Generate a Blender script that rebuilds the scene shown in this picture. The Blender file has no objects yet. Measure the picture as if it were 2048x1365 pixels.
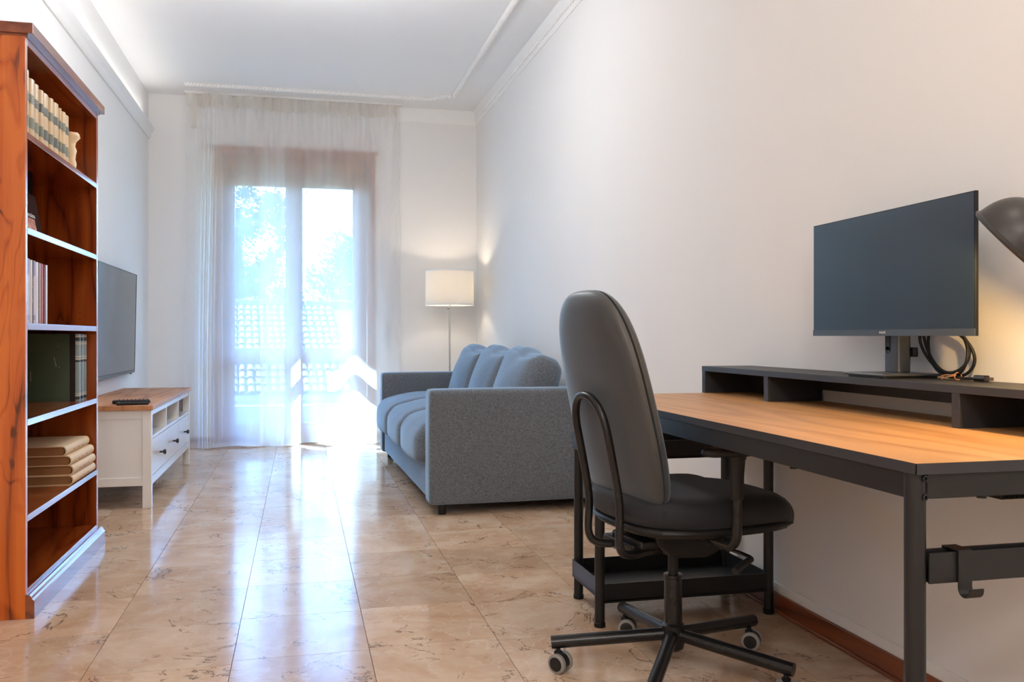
import bpy, bmesh, math, random
from mathutils import Vector, Matrix, noise
R = random.Random(7)
scn = bpy.context.scene
COL = scn.collection
PI = math.pi
rad = math.radians

# ------------------------------------------------------------------ camera
cam = bpy.data.cameras.new('camera')
camo = bpy.data.objects.new('camera', cam)
COL.objects.link(camo)
camo.location = (0, 0, 0.955)
camo.rotation_euler = (rad(90), 0, -math.atan(424 / 1780))
cam.sensor_width = 36
cam.lens = 36 * 1780 / 2048
cam.shift_y = -10.5 / 2048
cam.clip_start = 0.05
cam.clip_end = 500
scn.camera = camo

# ------------------------------------------------------------------ sky, sun, exposure
scn.view_settings.view_transform = 'Standard'
scn.view_settings.look = 'None'
scn.view_settings.gamma = 1
scn.view_settings.exposure = 0.8
scn.view_settings.use_curve_mapping = False
scn.cycles.use_denoising = True
scn.cycles.max_bounces = 10
scn.cycles.diffuse_bounces = 6
scn.cycles.glossy_bounces = 4
scn.cycles.transmission_bounces = 8
scn.cycles.transparent_max_bounces = 24
scn.cycles.sample_clamp_indirect = 6
scn.cycles.caustics_reflective = False
scn.cycles.caustics_refractive = False

SUN_DIR = Vector((0.6, -1.0, -1.1)).normalized()      # the way the sunlight travels
world = bpy.data.worlds.new('sky')
scn.world = world
world.use_nodes = True
wn = world.node_tree
wn.nodes.clear()
wo = wn.nodes.new('ShaderNodeOutputWorld')
wb = wn.nodes.new('ShaderNodeBackground')
sk = wn.nodes.new('ShaderNodeTexSky')
sk.sky_type = 'NISHITA'
sk.sun_disc = False
sk.sun_elevation = math.asin(-SUN_DIR.z)
sk.sun_rotation = math.atan2(-SUN_DIR.x, -SUN_DIR.y)
sk.air_density = 1.0
sk.dust_density = 1.6
wb.inputs['Strength'].default_value = 1.1
wt = wn.nodes.new('ShaderNodeMix')          # the camera's white balance: indoor neutral, daylight cool
wt.data_type = 'RGBA'
wt.blend_type = 'MULTIPLY'
wt.inputs[0].default_value = 1.0
wt.inputs[7].default_value = (0.60, 1.03, 1.58, 1)
wn.links.new(sk.outputs[0], wt.inputs[6])
wn.links.new(wt.outputs[2], wb.inputs[0])
wn.links.new(wb.outputs[0], wo.inputs[0])


def light(name, kind, loc, energy, color, **kw):
    l = bpy.data.lights.new(name, kind)
    l.energy = energy
    l.color = color
    for k, v in kw.items():
        setattr(l, k, v)
    o = bpy.data.objects.new(name, l)
    o.location = loc
    COL.objects.link(o)
    return o


sun = light('sun', 'SUN', (-6, 16, 12), 27.0, (0.60, 0.96, 1.30), angle=rad(0.6))
sun.rotation_euler = SUN_DIR.to_track_quat('-Z', 'Y').to_euler()
WARM = (1.0, 0.80, 0.58)
# LED strip that lies on the moulding of the left wall and shines upward
cove = light('cove_strip', 'AREA', (-1.225, 3.6, 2.765), 4.8, (1.0, 0.95, 0.87), shape='RECTANGLE', size=0.03, size_y=8.6)
cove.rotation_euler = (0, rad(180 + 12), 0)
# warm ceiling lamps out of frame near and behind the camera, plus added fill
pend = light('unseen_room_light', 'POINT', (0.90, 1.0, 2.75), 9.0, (1.0, 0.90, 0.77), shadow_soft_size=0.12)
mid_fill = light('unseen_room_light', 'POINT', (0.0, 4.7, 2.45), 27.0, (0.95, 0.98, 1.0), shadow_soft_size=0.25)  # cool fill added in mid room to brighten the far half, no fixture
lamp2 = light('unseen_room_light', 'POINT', (-0.2, -1.2, 2.5), 44.0, (1.0, 0.93, 0.85), shadow_soft_size=0.15)

# ------------------------------------------------------------------ mesh helpers
WM = {}


def bx(bm, x0, y0, z0, x1, y1, z1):
    v = [bm.verts.new(p) for p in ((x0, y0, z0), (x1, y0, z0), (x1, y1, z0), (x0, y1, z0),
                                   (x0, y0, z1), (x1, y0, z1), (x1, y1, z1), (x0, y1, z1))]
    for f in ((0, 3, 2, 1), (4, 5, 6, 7), (0, 1, 5, 4), (1, 2, 6, 5), (2, 3, 7, 6), (3, 0, 4, 7)):
        bm.faces.new([v[i] for i in f])
    return v


def box(*a):
    bm = bmesh.new()
    bx(bm, *a)
    return bm


def obj(name, bm, m, parent=None, local=False, bevel=0.0, seg=2, smooth=None, mats=None):
    """link bm as one mesh object; world coordinates unless local"""
    me = bpy.data.meshes.new(name)
    bmesh.ops.recalc_face_normals(bm, faces=bm.faces)
    if bevel:
        bmesh.ops.bevel(bm, geom=[e for e in bm.edges if len(e.link_faces) == 2 and e.calc_face_angle(0) > 0.6],
                        offset=bevel, segments=seg, profile=0.5, affect='EDGES', clamp_overlap=True)
    off = None
    if parent is not None:
        if not local:
            bm.transform(WM[parent.name].inverted())
    else:
        xs = [v.co.x for v in bm.verts]; ys = [v.co.y for v in bm.verts]; zs = [v.co.z for v in bm.verts]
        off = Vector(((min(xs) + max(xs)) / 2, (min(ys) + max(ys)) / 2, min(zs)))
        bm.transform(Matrix.Translation(-off))
    bm.to_mesh(me)
    bm.free()
    if m is not None:
        me.materials.append(m)
    for x in mats or []:
        me.materials.append(x)
    ang = smooth if smooth is not None else (50 if bevel else None)
    if ang:
        me.shade_smooth()
        me.set_sharp_from_angle(angle=rad(ang))
    o = bpy.data.objects.new(name, me)
    COL.objects.link(o)
    if parent is not None:
        o.parent = parent
        WM[o.name] = WM[parent.name]
    else:
        o.location = off
        WM[o.name] = Matrix.Translation(off)
    if bevel:
        w = o.modifiers.new('wn', 'WEIGHTED_NORMAL')
        w.keep_sharp = True
    return o


def tag(o, label=None, cat=None, group=None, kind=None):
    if label: o['label'] = label
    if cat: o['category'] = cat
    if group: o['group'] = group
    if kind: o['kind'] = kind
    return o


def thing(name, label, cat, loc=(0, 0, 0), rz=0.0, group=None, kind=None):
    o = bpy.data.objects.new(name, None)
    o.empty_display_size = 0.1
    COL.objects.link(o)
    o.location = loc
    o.rotation_euler = (0, 0, rz)
    WM[o.name] = Matrix.Translation(loc) @ Matrix.Rotation(rz, 4, 'Z')
    return tag(o, label, cat, group, kind)


def ring_faces(bm, a, b):
    n = len(a)
    for i in range(n):
        bm.faces.new((a[i], a[(i + 1) % n], b[(i + 1) % n], b[i]))


def loft(bm, rings, caps=True, closed=False):
    vs = [[bm.verts.new(p) for p in r] for r in rings]
    for a, b in zip(vs, vs[1:]):
        ring_faces(bm, a, b)
    if closed:
        ring_faces(bm, vs[-1], vs[0])
    elif caps:
        bm.faces.new(vs[0][::-1])
        bm.faces.new(vs[-1])
    return vs


def tube(bm, pts, r, n=10, closed=False, caps=True):
    pts = [Vector(p) for p in pts]
    m = len(pts)
    tans = []
    for i in range(m):
        if closed:
            t = pts[(i + 1) % m] - pts[i - 1]
        else:
            t = pts[min(i + 1, m - 1)] - pts[max(i - 1, 0)]
        tans.append(t.normalized())
    up = Vector((0, 0, 1)) if abs(tans[0].z) < 0.9 else Vector((1, 0, 0))
    u = tans[0].cross(up).normalized()
    rings = []
    for i in range(m):
        t = tans[i]
        u = (u - t * u.dot(t)).normalized()
        w = t.cross(u)
        rr = r[i] if isinstance(r, (list, tuple)) else r
        rings.append([pts[i] + u * rr * math.cos(2 * PI * k / n) + w * rr * math.sin(2 * PI * k / n) for k in range(n)])
    return loft(bm, rings, caps, closed)


def curve(pts, k=8):
    """Catmull-Rom through pts"""
    P = [Vector(p) for p in pts]
    P = [P[0] * 2 - P[1]] + P + [P[-1] * 2 - P[-2]]
    out = []
    for i in range(1, len(P) - 2):
        a, b, c, d = P[i - 1:i + 3]
        for j in range(k):
            t = j / k
            out.append(0.5 * ((2 * b) + (c - a) * t + (2 * a - 5 * b + 4 * c - d) * t * t + (3 * b - a - 3 * c + d) * t ** 3))
    out.append(P[-2])
    return out


def fillet(pts, r, k=6):
    """polyline with rounded corners"""
    P = [Vector(p) for p in pts]
    out = [P[0]]
    for i in range(1, len(P) - 1):
        a, b, c = P[i - 1], P[i], P[i + 1]
        d1, d2 = (a - b), (c - b)
        rr = min(r, d1.length * 0.49, d2.length * 0.49)
        p, q = b + d1.normalized() * rr, b + d2.normalized() * rr
        for j in range(k + 1):
            t = j / k
            out.append(p * (1 - t) ** 2 + b * 2 * t * (1 - t) + q * t * t)
    out.append(P[-1])
    return out


def lathe(bm, prof, n=24, M=None, caps=True):
    M = M or Matrix()
    rings = [[M @ Vector((r * math.cos(2 * PI * k / n), r * math.sin(2 * PI * k / n), z)) for k in range(n)] for r, z in prof]
    return loft(bm, rings, caps)


def cyl(bm, x, y, z0, z1, r, n=20):
    return lathe(bm, [(r, z0), (r, z1)], n, Matrix.Translation((x, y, 0)))


def axis_matrix(c, d):
    """z axis of the local frame along d, origin c"""
    return Matrix.Translation(c) @ Vector(d).to_track_quat('Z', 'Y').to_matrix().to_4x4()


def prism(bm, poly, axis, a0, a1):
    def P(u, v, a):
        return {'x': (a, u, v), 'y': (u, a, v), 'z': (u, v, a)}[axis]
    return loft(bm, [[P(u, v, a0) for u, v in poly], [P(u, v, a1) for u, v in poly]])


def cushion(bm, h, r, puff=(0, 0, 0), n=14, M=None, wob=0.0, seed=0):
    """rounded box of half sizes h, edge radius r, puffed outward"""
    M = M or Matrix()
    g = [math.sin(PI / 2 * (2 * i / n - 1)) for i in range(n + 1)]
    vs = {}

    def V(c):
        key = tuple(round(x, 5) for x in c)
        if key in vs:
            return vs[key]
        q = Vector((c[0] * h[0], c[1] * h[1], c[2] * h[2]))
        i = Vector([max(-(h[k] - r), min(h[k] - r, q[k])) for k in range(3)])
        d = q - i
        p = i + d.normalized() * r if d.length > 1e-9 else q
        s = [q[k] / h[k] for k in range(3)]
        p = p + Vector((puff[0] * s[0] * (1 - s[1] ** 2) * (1 - s[2] ** 2),
                        puff[1] * s[1] * (1 - s[0] ** 2) * (1 - s[2] ** 2),
                        puff[2] * s[2] * (1 - s[0] ** 2) * (1 - s[1] ** 2)))
        if wob:
            w = noise.noise_vector(q * 7 + Vector((seed, seed, seed)))
            p += w * wob
        vs[key] = bm.verts.new(M @ p)
        return vs[key]
    for ax in range(3):
        for sg in (-1, 1):
            for i in range(n):
                for j in range(n):
                    q = []
                    for (a, b) in ((i, j), (i + 1, j), (i + 1, j + 1), (i, j + 1)):
                        c = [0, 0, 0]
                        c[ax] = sg; c[(ax + 1) % 3] = g[a]; c[(ax + 2) % 3] = g[b]
                        q.append(V(c))
                    bm.faces.new(q)


def text_mesh(name, body, size, m, parent, M, extrude=0.0004):
    """flat lettering; M (parent space) takes the text plane to its place"""
    c = bpy.data.curves.new(name, 'FONT')
    c.body = body
    c.size = size
    c.align_x = 'CENTER'
    c.align_y = 'CENTER'
    c.extrude = extrude
    c.resolution_u = 3
    t = bpy.data.objects.new('tmp', c)
    COL.objects.link(t)
    dg = bpy.context.evaluated_depsgraph_get()
    me = bpy.data.meshes.new_from_object(t.evaluated_get(dg))
    bpy.data.objects.remove(t)
    me.transform(M)
    me.materials.clear()
    me.materials.append(m)
    o = bpy.data.objects.new(name, me)
    COL.objects.link(o)
    o.parent = parent
    WM[o.name] = WM[parent.name]
    return o


# ------------------------------------------------------------------ materials
def lin(r, g, b):
    f = lambda c: (c / 255 / 12.92) if c / 255 <= 0.04045 else ((c / 255 + 0.055) / 1.055) ** 2.4
    return (f(r), f(g), f(b), 1)


class NT:
    def __init__(s, name):
        s.m = bpy.data.materials.new(name)
        s.m.use_nodes = True
        s.t = s.m.node_tree
        s.t.nodes.clear()
        s.out = s.t.nodes.new('ShaderNodeOutputMaterial')

    def n(s, typ, ins=None, **props):
        x = s.t.nodes.new('ShaderNode' + typ)
        for k, v in props.items():
            setattr(x, k, v)
        for k, v in (ins or {}).items():
            if isinstance(v, bpy.types.NodeSocket):
                s.t.links.new(v, x.inputs[k])
            else:
                x.inputs[k].default_value = v
        return x

    def mixc(s, fac, a, b, mode='MIX'):
        x = s.t.nodes.new('ShaderNodeMix')
        x.data_type = 'RGBA'
        x.blend_type = mode
        for i, v in ((0, fac), (6, a), (7, b)):
            if isinstance(v, bpy.types.NodeSocket):
                s.t.links.new(v, x.inputs[i])
            else:
                x.inputs[i].default_value = v
        return x.outputs[2]

    def math(s, op, a, b=0.0, c=None):
        x = s.t.nodes.new('ShaderNodeMath')
        x.operation = op
        for i, v in enumerate((a, b) if c is None else (a, b, c)):
            if isinstance(v, bpy.types.NodeSocket):
                s.t.links.new(v, x.inputs[i])
            else:
                x.inputs[i].default_value = v
        return x.outputs[0]

    def ramp(s, fac, stops):
        x = s.t.nodes.new('ShaderNodeValToRGB')
        s.t.links.new(fac, x.inputs[0])
        e = x.color_ramp.elements
        while len(e) < len(stops):
            e.new(0.5)
        for i, (p, c) in enumerate(stops):
            e[i].position = p
            e[i].color = c
        return x.outputs[0]

    def coords(s, scale=(1, 1, 1), which='Object', rand=False):
        tc = s.n('TexCoord').outputs[which]
        if rand:
            oi = s.n('ObjectInfo').outputs['Random']
            k = s.n('CombineXYZ', {0: s.math('MULTIPLY', oi, 37.0), 1: s.math('MULTIPLY', oi, 91.0), 2: s.math('MULTIPLY', oi, 53.0)})
            tc = s.n('VectorMath', {0: tc, 1: k.outputs[0]}, operation='ADD').outputs[0]
        return s.n('Mapping', {'Vector': tc, 'Scale': scale}).outputs[0]

    def noise(s, vec, scale, detail=4.0, rough=0.55, dist=0.0, out='Fac'):
        return s.n('TexNoise', {'Vector': vec, 'Scale': scale, 'Detail': detail, 'Roughness': rough, 'Distortion': dist}).outputs[out]

    def bump(s, h, strength, dist=0.002):
        return s.n('Bump', {'Height': h, 'Strength': strength, 'Distance': dist}).outputs[0]

    def bsdf(s, color, rough, normal=None, **k):
        ins = {'Base Color': color, 'Roughness': rough}
        if normal is not None:
            ins['Normal'] = normal
        ins.update({a.replace('_', ' '): v for a, v in k.items()})
        p = s.n('BsdfPrincipled', ins)
        s.t.links.new(p.outputs[0], s.out.inputs[0])
        return s.m

    def surf(s, sock):
        s.t.links.new(sock, s.out.inputs[0])
        return s.m


def plain(name, c, rough=0.5, var=0.06, scale=30.0, bump=0.0, **k):
    t = NT(name)
    v = t.coords()
    nz = t.noise(v, scale, 3)
    lo = tuple(x * (1 - var) for x in c[:3]) + (1,)
    hi = tuple(min(1, x * (1 + var)) for x in c[:3]) + (1,)
    col = t.mixc(nz, lo, hi)
    nm = t.bump(nz, bump) if bump else None
    return t.bsdf(col, rough, nm, **k)


def wood(name, dark, mid, lite, axis='z', scale=1.0, rough=0.35, coat=0.0, rand=False, contrast=1.0, figure=0.0):
    """grain runs along axis"""
    t = NT(name)
    k = {'x': (0.12, 1, 1), 'y': (1, 0.12, 1), 'z': (1, 1, 0.12)}[axis]
    v = t.coords(tuple(a * scale for a in k), rand=rand)
    big = t.noise(v, 3.2, 2, 0.45)
    rings = t.math('PINGPONG', t.math('MULTIPLY', big, 15.0), 1.0)
    rings = t.math('POWER', rings, 0.7)
    k2 = {'x': (0.02, 1, 1), 'y': (1, 0.02, 1), 'z': (1, 1, 0.02)}[axis]
    v2 = t.coords(tuple(a * scale for a in k2), rand=rand)
    fine = t.noise(v2, 160, 4, 0.65)
    f = t.math('ADD', t.math('MULTIPLY', rings, 0.62 * contrast), t.math('MULTIPLY', fine, 0.55))
    if figure:
        w = t.noise(t.coords(tuple(a * scale for a in {'x': (0.3, 1, 1), 'y': (1, 0.3, 1), 'z': (1, 1, 0.3)}[axis]), rand=rand), 2.6, 3, 0.5, 0.8)
        st = t.math('PINGPONG', t.math('MULTIPLY', w, 30.0), 1.0)
        st = t.math('MULTIPLY', t.math('MAXIMUM', t.math('MULTIPLY_ADD', st, -2.6, 1.0), 0.0), t.math('MINIMUM', t.math('MAXIMUM', t.math('MULTIPLY_ADD', w, 9.0, -4.2), 0.0), 1.0))
        f = t.math('SUBTRACT', f, t.math('MULTIPLY', st, figure))
    col = t.ramp(f, [(0.22, dark), (0.5, mid), (0.88, lite)])
    blot = t.noise(t.coords((1, 1, 1), rand=rand), 2.2, 2)
    col = t.mixc(t.math('MULTIPLY', blot, 0.25), col, mid)
    return t.bsdf(col, rough, t.bump(fine, 0.06, 0.001), Coat_Weight=coat, Coat_Roughness=0.16)


def marble():
    t = NT('polished_marble')
    v = t.coords(rand=True)
    rnd = t.n('ObjectInfo').outputs['Random']
    w1 = t.noise(v, 2.6, 6, 0.62, 0.7)
    base = t.ramp(w1, [(0.28, lin(188, 150, 120)), (0.48, lin(212, 182, 154)), (0.66, lin(232, 212, 190)), (0.8, lin(204, 168, 138))])
    # angular clasts of the breccia
    vd = t.n('VectorMath', {0: v, 1: t.n('VectorMath', {0: t.noise(v, 5, 4, out='Color'), 1: (0.22, 0.22, 0.22)}, operation='MULTIPLY').outputs[0]}, operation='ADD').outputs[0]
    vo = t.n('TexVoronoi', {'Vector': vd, 'Scale': 12.0, 'Randomness': 1.0})
    clast = t.ramp(vo.outputs['Color'], [(0.0, lin(182, 138, 98)), (0.35, lin(214, 176, 142)), (0.7, lin(230, 204, 178)), (1.0, lin(206, 150, 112))])
    base = t.mixc(0.24, base, clast)
    ed = t.n('TexVoronoi', {'Vector': vd, 'Scale': 12.0}, feature='DISTANCE_TO_EDGE').outputs[0]
    pale = t.math('MULTIPLY', t.math('LESS_THAN', ed, 0.018), t.math('GREATER_THAN', t.noise(v, 6, 2), 0.5))
    base = t.mixc(t.math('MULTIPLY', pale, 0.45), base, lin(238, 218, 196))
    # thin dark veins
    for sc, th, msk, c in ((1.7, 0.0045, 0.52, lin(92, 66, 48)), (3.6, 0.005, 0.58, lin(126, 92, 68))):
        nn = t.noise(v, sc, 7, 0.6, 1.1)
        line = t.math('LESS_THAN', t.math('ABSOLUTE', t.math('SUBTRACT', nn, 0.5)), th)
        mk = t.math('GREATER_THAN', t.noise(v, sc * 1.7, 2), msk)
        base = t.mixc(t.math('MULTIPLY', t.math('MULTIPLY', line, mk), 0.72), base, c)
    # rusty and brown stains
    st = t.noise(v, 3.3, 5, 0.7, 1.5)
    base = t.mixc(t.math('MULTIPLY', t.math('GREATER_THAN', st, 0.66), 0.35), base, lin(150, 104, 64))
    base = t.mixc(t.math('MULTIPLY', t.math('LESS_THAN', st, 0.3), 0.30), base, lin(200, 122, 76))
    spk = t.noise(v, 60, 4, 0.7)
    base = t.mixc(t.math('MULTIPLY', spk, 0.22), base, lin(150, 112, 84))
    tint = t.math('MULTIPLY_ADD', rnd, 0.16, 0.80)
    g = t.n('CombineColor', {0: tint, 1: tint, 2: tint}).outputs[0]
    base = t.mixc(1.0, base, g, 'MULTIPLY')
    ro = t.math('MULTIPLY_ADD', t.noise(v, 9, 3), 0.06, 0.11)
    return t.bsdf(base, ro, t.bump(t.noise(v, 1.6, 2), 0.02, 0.004), Specular_IOR_Level=0.24)


def fabric(name, a, b, scale=420.0, rough=0.9, bump=0.3, sheen=0.0, rand=False, tint=(1, 1, 1, 1)):
    t = NT(name)
    v = t.coords(rand=rand)
    n1 = t.noise(t.coords((1, 1, 0.45)), scale, 3, 0.7)
    n2 = t.noise(t.coords((0.45, 0.6, 1)), scale * 0.8, 3, 0.7)
    f = t.math('ADD', t.math('MULTIPLY', n1, 0.5), t.math('MULTIPLY', n2, 0.5))
    col = t.ramp(f, [(0.36, a), (0.62, b)])
    return t.bsdf(col, rough, t.bump(f, bump, 0.0015), Sheen_Weight=sheen, Sheen_Roughness=0.5, Sheen_Tint=tint)


def sheer(name, opac, tint):
    t = NT(name)
    face = t.n('LayerWeight', {'Blend': 0.5}).outputs['Facing']
    cos = t.math('MAXIMUM', t.math('SUBTRACT', 1.0, face), 0.12)
    tr = t.math('POWER', 1.0 - opac, t.math('DIVIDE', 1.0, cos))
    weave = t.noise(t.coords((1, 1, 0.03)), 300, 2)
    fac = t.math('MULTIPLY', t.math('SUBTRACT', 1.0, tr), t.math('MULTIPLY_ADD', weave, 0.16, 0.92))
    d = t.n('BsdfDiffuse', {'Color': tint})
    l = t.n('BsdfTranslucent', {'Color': tint})
    mx = t.n('MixShader', {0: 0.66, 1: d.outputs[0], 2: l.outputs[0]})
    tp = t.n('BsdfTransparent', {'Color': (1, 1, 1, 1)})
    return t.surf(t.n('MixShader', {0: fac, 1: tp.outputs[0], 2: mx.outputs[0]}).outputs[0])


def glass():
    t = NT('window_glass')
    fr = t.math('MULTIPLY_ADD', t.math('POWER', t.n('LayerWeight', {'Blend': 0.5}).outputs['Facing'], 5.0), 0.9, 0.04)
    g = t.n('BsdfGlossy', {'Color': (1, 1, 1, 1), 'Roughness': 0.0})
    tp = t.n('BsdfTransparent', {'Color': (0.93, 0.97, 0.98, 1)})
    return t.surf(t.n('MixShader', {0: fr, 1: tp.outputs[0], 2: g.outputs[0]}).outputs[0])


def shade_mat():
    t = NT('lamp_shade_fabric')
    c = t.mixc(t.noise(t.coords((1, 1, 1)), 250, 2), (0.84, 0.80, 0.74, 1), (0.92, 0.89, 0.84, 1))
    d = t.n('BsdfDiffuse', {'Color': c})
    l = t.n('BsdfTranslucent', {'Color': (0.80, 0.78, 0.75, 1)})
    return t.surf(t.n('MixShader', {0: 0.36, 1: d.outputs[0], 2: l.outputs[0]}).outputs[0])


def emit(name, c, s):
    t = NT(name)
    return t.surf(t.n('Emission', {'Color': c, 'Strength': s}).outputs[0])


M_wall = plain('wall_paint', (0.80, 0.79, 0.785), 0.85, 0.015, 3, 0.0)
t_ = NT('roughcast_wall_paint')
v_ = t_.coords()
M_wallr = t_.bsdf(t_.mixc(t_.noise(v_, 2, 3), (0.79, 0.78, 0.775, 1), (0.81, 0.80, 0.795, 1)), 0.8, t_.bump(t_.noise(v_, 130, 3), 0.12, 0.002))
M_ceil = plain('ceiling_paint', (0.83, 0.83, 0.83), 0.9, 0.01, 3)
M_plaster = plain('plaster_white', (0.83, 0.825, 0.82), 0.7, 0.02, 30)
M_marble = marble()
M_grout = plain('tile_joint', lin(96, 78, 62), 0.8)
M_base = wood('baseboard_wood', lin(70, 30, 14), lin(112, 54, 26), lin(140, 74, 38), 'y', 1.0, 0.3, 0.3)
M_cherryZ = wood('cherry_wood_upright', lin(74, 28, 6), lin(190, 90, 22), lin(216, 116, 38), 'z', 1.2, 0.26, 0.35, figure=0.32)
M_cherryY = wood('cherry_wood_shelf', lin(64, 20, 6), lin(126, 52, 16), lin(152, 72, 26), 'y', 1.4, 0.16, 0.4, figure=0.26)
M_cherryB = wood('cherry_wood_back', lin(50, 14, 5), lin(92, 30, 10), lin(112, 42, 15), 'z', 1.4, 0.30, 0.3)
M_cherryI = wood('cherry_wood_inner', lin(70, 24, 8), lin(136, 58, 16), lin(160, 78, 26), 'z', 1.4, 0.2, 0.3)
M_crown = wood('cherry_wood_trim', lin(80, 36, 20), lin(128, 66, 38), lin(146, 82, 52), 'y', 1.5, 0.16, 0.5)
M_pine = wood('stained_pine', lin(136, 84, 50), lin(178, 122, 82), lin(196, 142, 102), 'y', 1.2, 0.5, 0.0)
M_white = plain('white_paint', (0.80, 0.795, 0.785), 0.16, 0.01, 20)
M_dkknob = plain('dark_metal_knob', (0.05, 0.055, 0.06), 0.35, Metallic=0.8)
M_desk = wood('oak_laminate', lin(160, 110, 66), lin(194, 144, 94), lin(206, 158, 108), 'y', 1.6, 0.42, 0.0, contrast=0.45)
M_blackm = plain('black_powder_coat', (0.013, 0.013, 0.014), 0.38, 0.1, 60, Specular_IOR_Level=0.4)
M_blackb = plain('black_laminate', (0.028, 0.028, 0.032), 0.5, 0.1, 60)
M_frame = wood('window_wood', lin(120, 74, 50), lin(158, 106, 80), lin(176, 124, 96), 'z', 1.0, 0.4, 0.1)
M_glass = glass()
M_sheer = sheer('sheer_voile', 0.54, (0.93, 0.93, 0.93, 1))
M_header = sheer('curtain_header_tape', 0.90, (0.86, 0.83, 0.79, 1))
M_sofa = fabric('grey_melange', (0.045, 0.05, 0.058, 1), (0.19, 0.215, 0.25, 1), 300, 0.9, 0.3, 0.85, tint=(0.45, 0.70, 1.0, 1))  # blue window light tinted into base and sheen of a neutral grey cloth
M_chairf = fabric('charcoal_upholstery', (0.034, 0.033, 0.034, 1), (0.050, 0.050, 0.052, 1), 600, 0.42, 0.06, 0.3, tint=(0.6, 0.8, 1.0, 1))  # blue sheen tint stands in for window light on the backrest
M_seatf = fabric('black_seat_fabric', (0.004, 0.005, 0.008, 1), (0.009, 0.011, 0.018, 1), 600, 0.75, 0.15, 0.12)
M_plastic = plain('black_plastic', (0.011, 0.011, 0.012), 0.45, 0.08, 60, Specular_IOR_Level=0.35)
M_gloss = plain('gloss_black_metal', (0.011, 0.011, 0.012), 0.26, 0.08, 60, Specular_IOR_Level=0.4)
M_tyre = plain('grey_castor_tread', (0.26, 0.25, 0.24), 0.6, 0.06, 40)
M_chrome = plain('brushed_steel', (0.62, 0.60, 0.58), 0.25, 0.05, 60, Metallic=1.0)
M_tvs = plain('television_glass', (0.035, 0.042, 0.052), 0.09, 0.03, 10, Specular_IOR_Level=0.8)
M_mons = plain('matt_monitor_panel', (0.016, 0.028, 0.046), 0.30, 0.03, 10, Specular_IOR_Level=0.5)
M_shade = shade_mat()
M_bulb = emit('lit_bulb', (1.0, 0.78, 0.5, 1), 12)
M_tie = plain('kraft_tie', lin(196, 132, 84), 0.7)
M_silver = plain('silver_print', (0.6, 0.62, 0.64), 0.5)

# ------------------------------------------------------------------ the room
XL, XR, YB, YF, H = -1.272, 1.61, 8.2, -2.2, 3.05
S = dict(kind='structure')
# floor: slab with every marble tile as a piece
floor = tag(obj('floor', box(XL - 0.2, YF - 0.2, -0.10, XR + 0.2, YB + 0.3, -0.008), M_grout), **S)
tile_w, gap = 0.3985, 0.0011
tb = bmesh.new()
g2 = gap / 2
vb = [tb.verts.new(p) for p in ((g2, g2, -0.008), (tile_w - g2, g2, -0.008), (tile_w - g2, tile_w - g2, -0.008), (g2, tile_w - g2, -0.008))]
vt = [tb.verts.new(p) for p in ((g2 + 0.0004, g2 + 0.0004, 0), (tile_w - g2 - 0.0004, g2 + 0.0004, 0), (tile_w - g2 - 0.0004, tile_w - g2 - 0.0004, 0), (g2 + 0.0004, tile_w - g2 - 0.0004, 0))]
tb.faces.new(vt)
ring_faces(tb, vb, vt)
tme = bpy.data.meshes.new('floor_tile')
bmesh.ops.recalc_face_normals(tb, faces=tb.faces)
tb.to_mesh(tme)
tb.free()
tme.materials.append(M_marble)
inv = WM[floor.name].inverted()
for i in range(-3, 5):
    off = {-3: 0.0, -2: -0.02, -1: 0.0, 0: 0.03, 1: 0.05, 2: 0.02}.get(i, 0.03)
    x = -0.193 + i * tile_w
    for j in range(-6, 15):
        y = 2.70 + off + j * tile_w
        if y > YB + 0.1 or y < -0.2 or x > XR or x + tile_w < XL:
            continue
        o = bpy.data.objects.new('floor_tile', tme)
        COL.objects.link(o)
        o.parent = floor
        o.location = inv @ Vector((x, y, 0))
near = obj('floor_strip', box(XL - 0.1, YF, -0.008, XR + 0.1, 2.70 - 6 * tile_w - 0.03, -0.0002), M_marble, floor)

tag(obj('ceiling', box(XL - 0.2, YF - 0.2, H, XR + 0.2, YB + 0.3, H + 0.15), M_ceil), **S)
tag(obj('wall_left', box(XL - 0.15, YF - 0.2, 0, XL, YB + 0.3, H), M_wall), **S)
tag(obj('wall_right', box(XR, YF - 0.2, 0, XR + 0.15, YB + 0.3, H), M_wallr), **S)
tag(obj('wall_front', box(XL, YF - 0.15, 0, XR, YF, H), M_wall), **S)
bm = bmesh.new()
OX0, OX1, OZ = -0.68, 0.61, 2.57
bx(bm, XL, YB, 0, OX0, YB + 0.3, H)
bx(bm, OX1, YB, 0, XR, YB + 0.3, H)
bx(bm, OX0, YB, OZ, OX1, YB + 0.3, H)
tag(obj('wall_back', bm, M_wall), **S)

# baseboards: brown strip below a white band
for nm, b1, b2 in (('baseboard_right', (XR - 0.012, YF, 0, XR, YB, 0.066), (XR - 0.006, YF, 0.066, XR, YB, 0.10)),
                   ('baseboard_left', (XL, YF, 0, XL + 0.012, YB, 0.066), (XL, YF, 0.066, XL + 0.006, YB, 0.10))):
    bb = tag(obj(nm, box(*b1), M_base, bevel=0.003), **S)
    obj('white_band', box(*b2), M_plaster, bb, bevel=0.002)
    q = (b1[0] - 0.006, b1[1], 0, b1[0], b1[4], 0.012) if nm.endswith('right') else (b1[3], b1[1], 0, b1[3] + 0.006, b1[4], 0.012)
    obj('quarter_round', box(*q), M_base, bb, bevel=0.003)
bm = bmesh.new()
bx(bm, XL + 0.012, YB - 0.012, 0, -0.745, YB, 0.066)
bx(bm, 0.67, YB - 0.012, 0, XR - 0.012, YB, 0.066)
tag(obj('baseboard_back', bm, M_base, bevel=0.003), **S)

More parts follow.
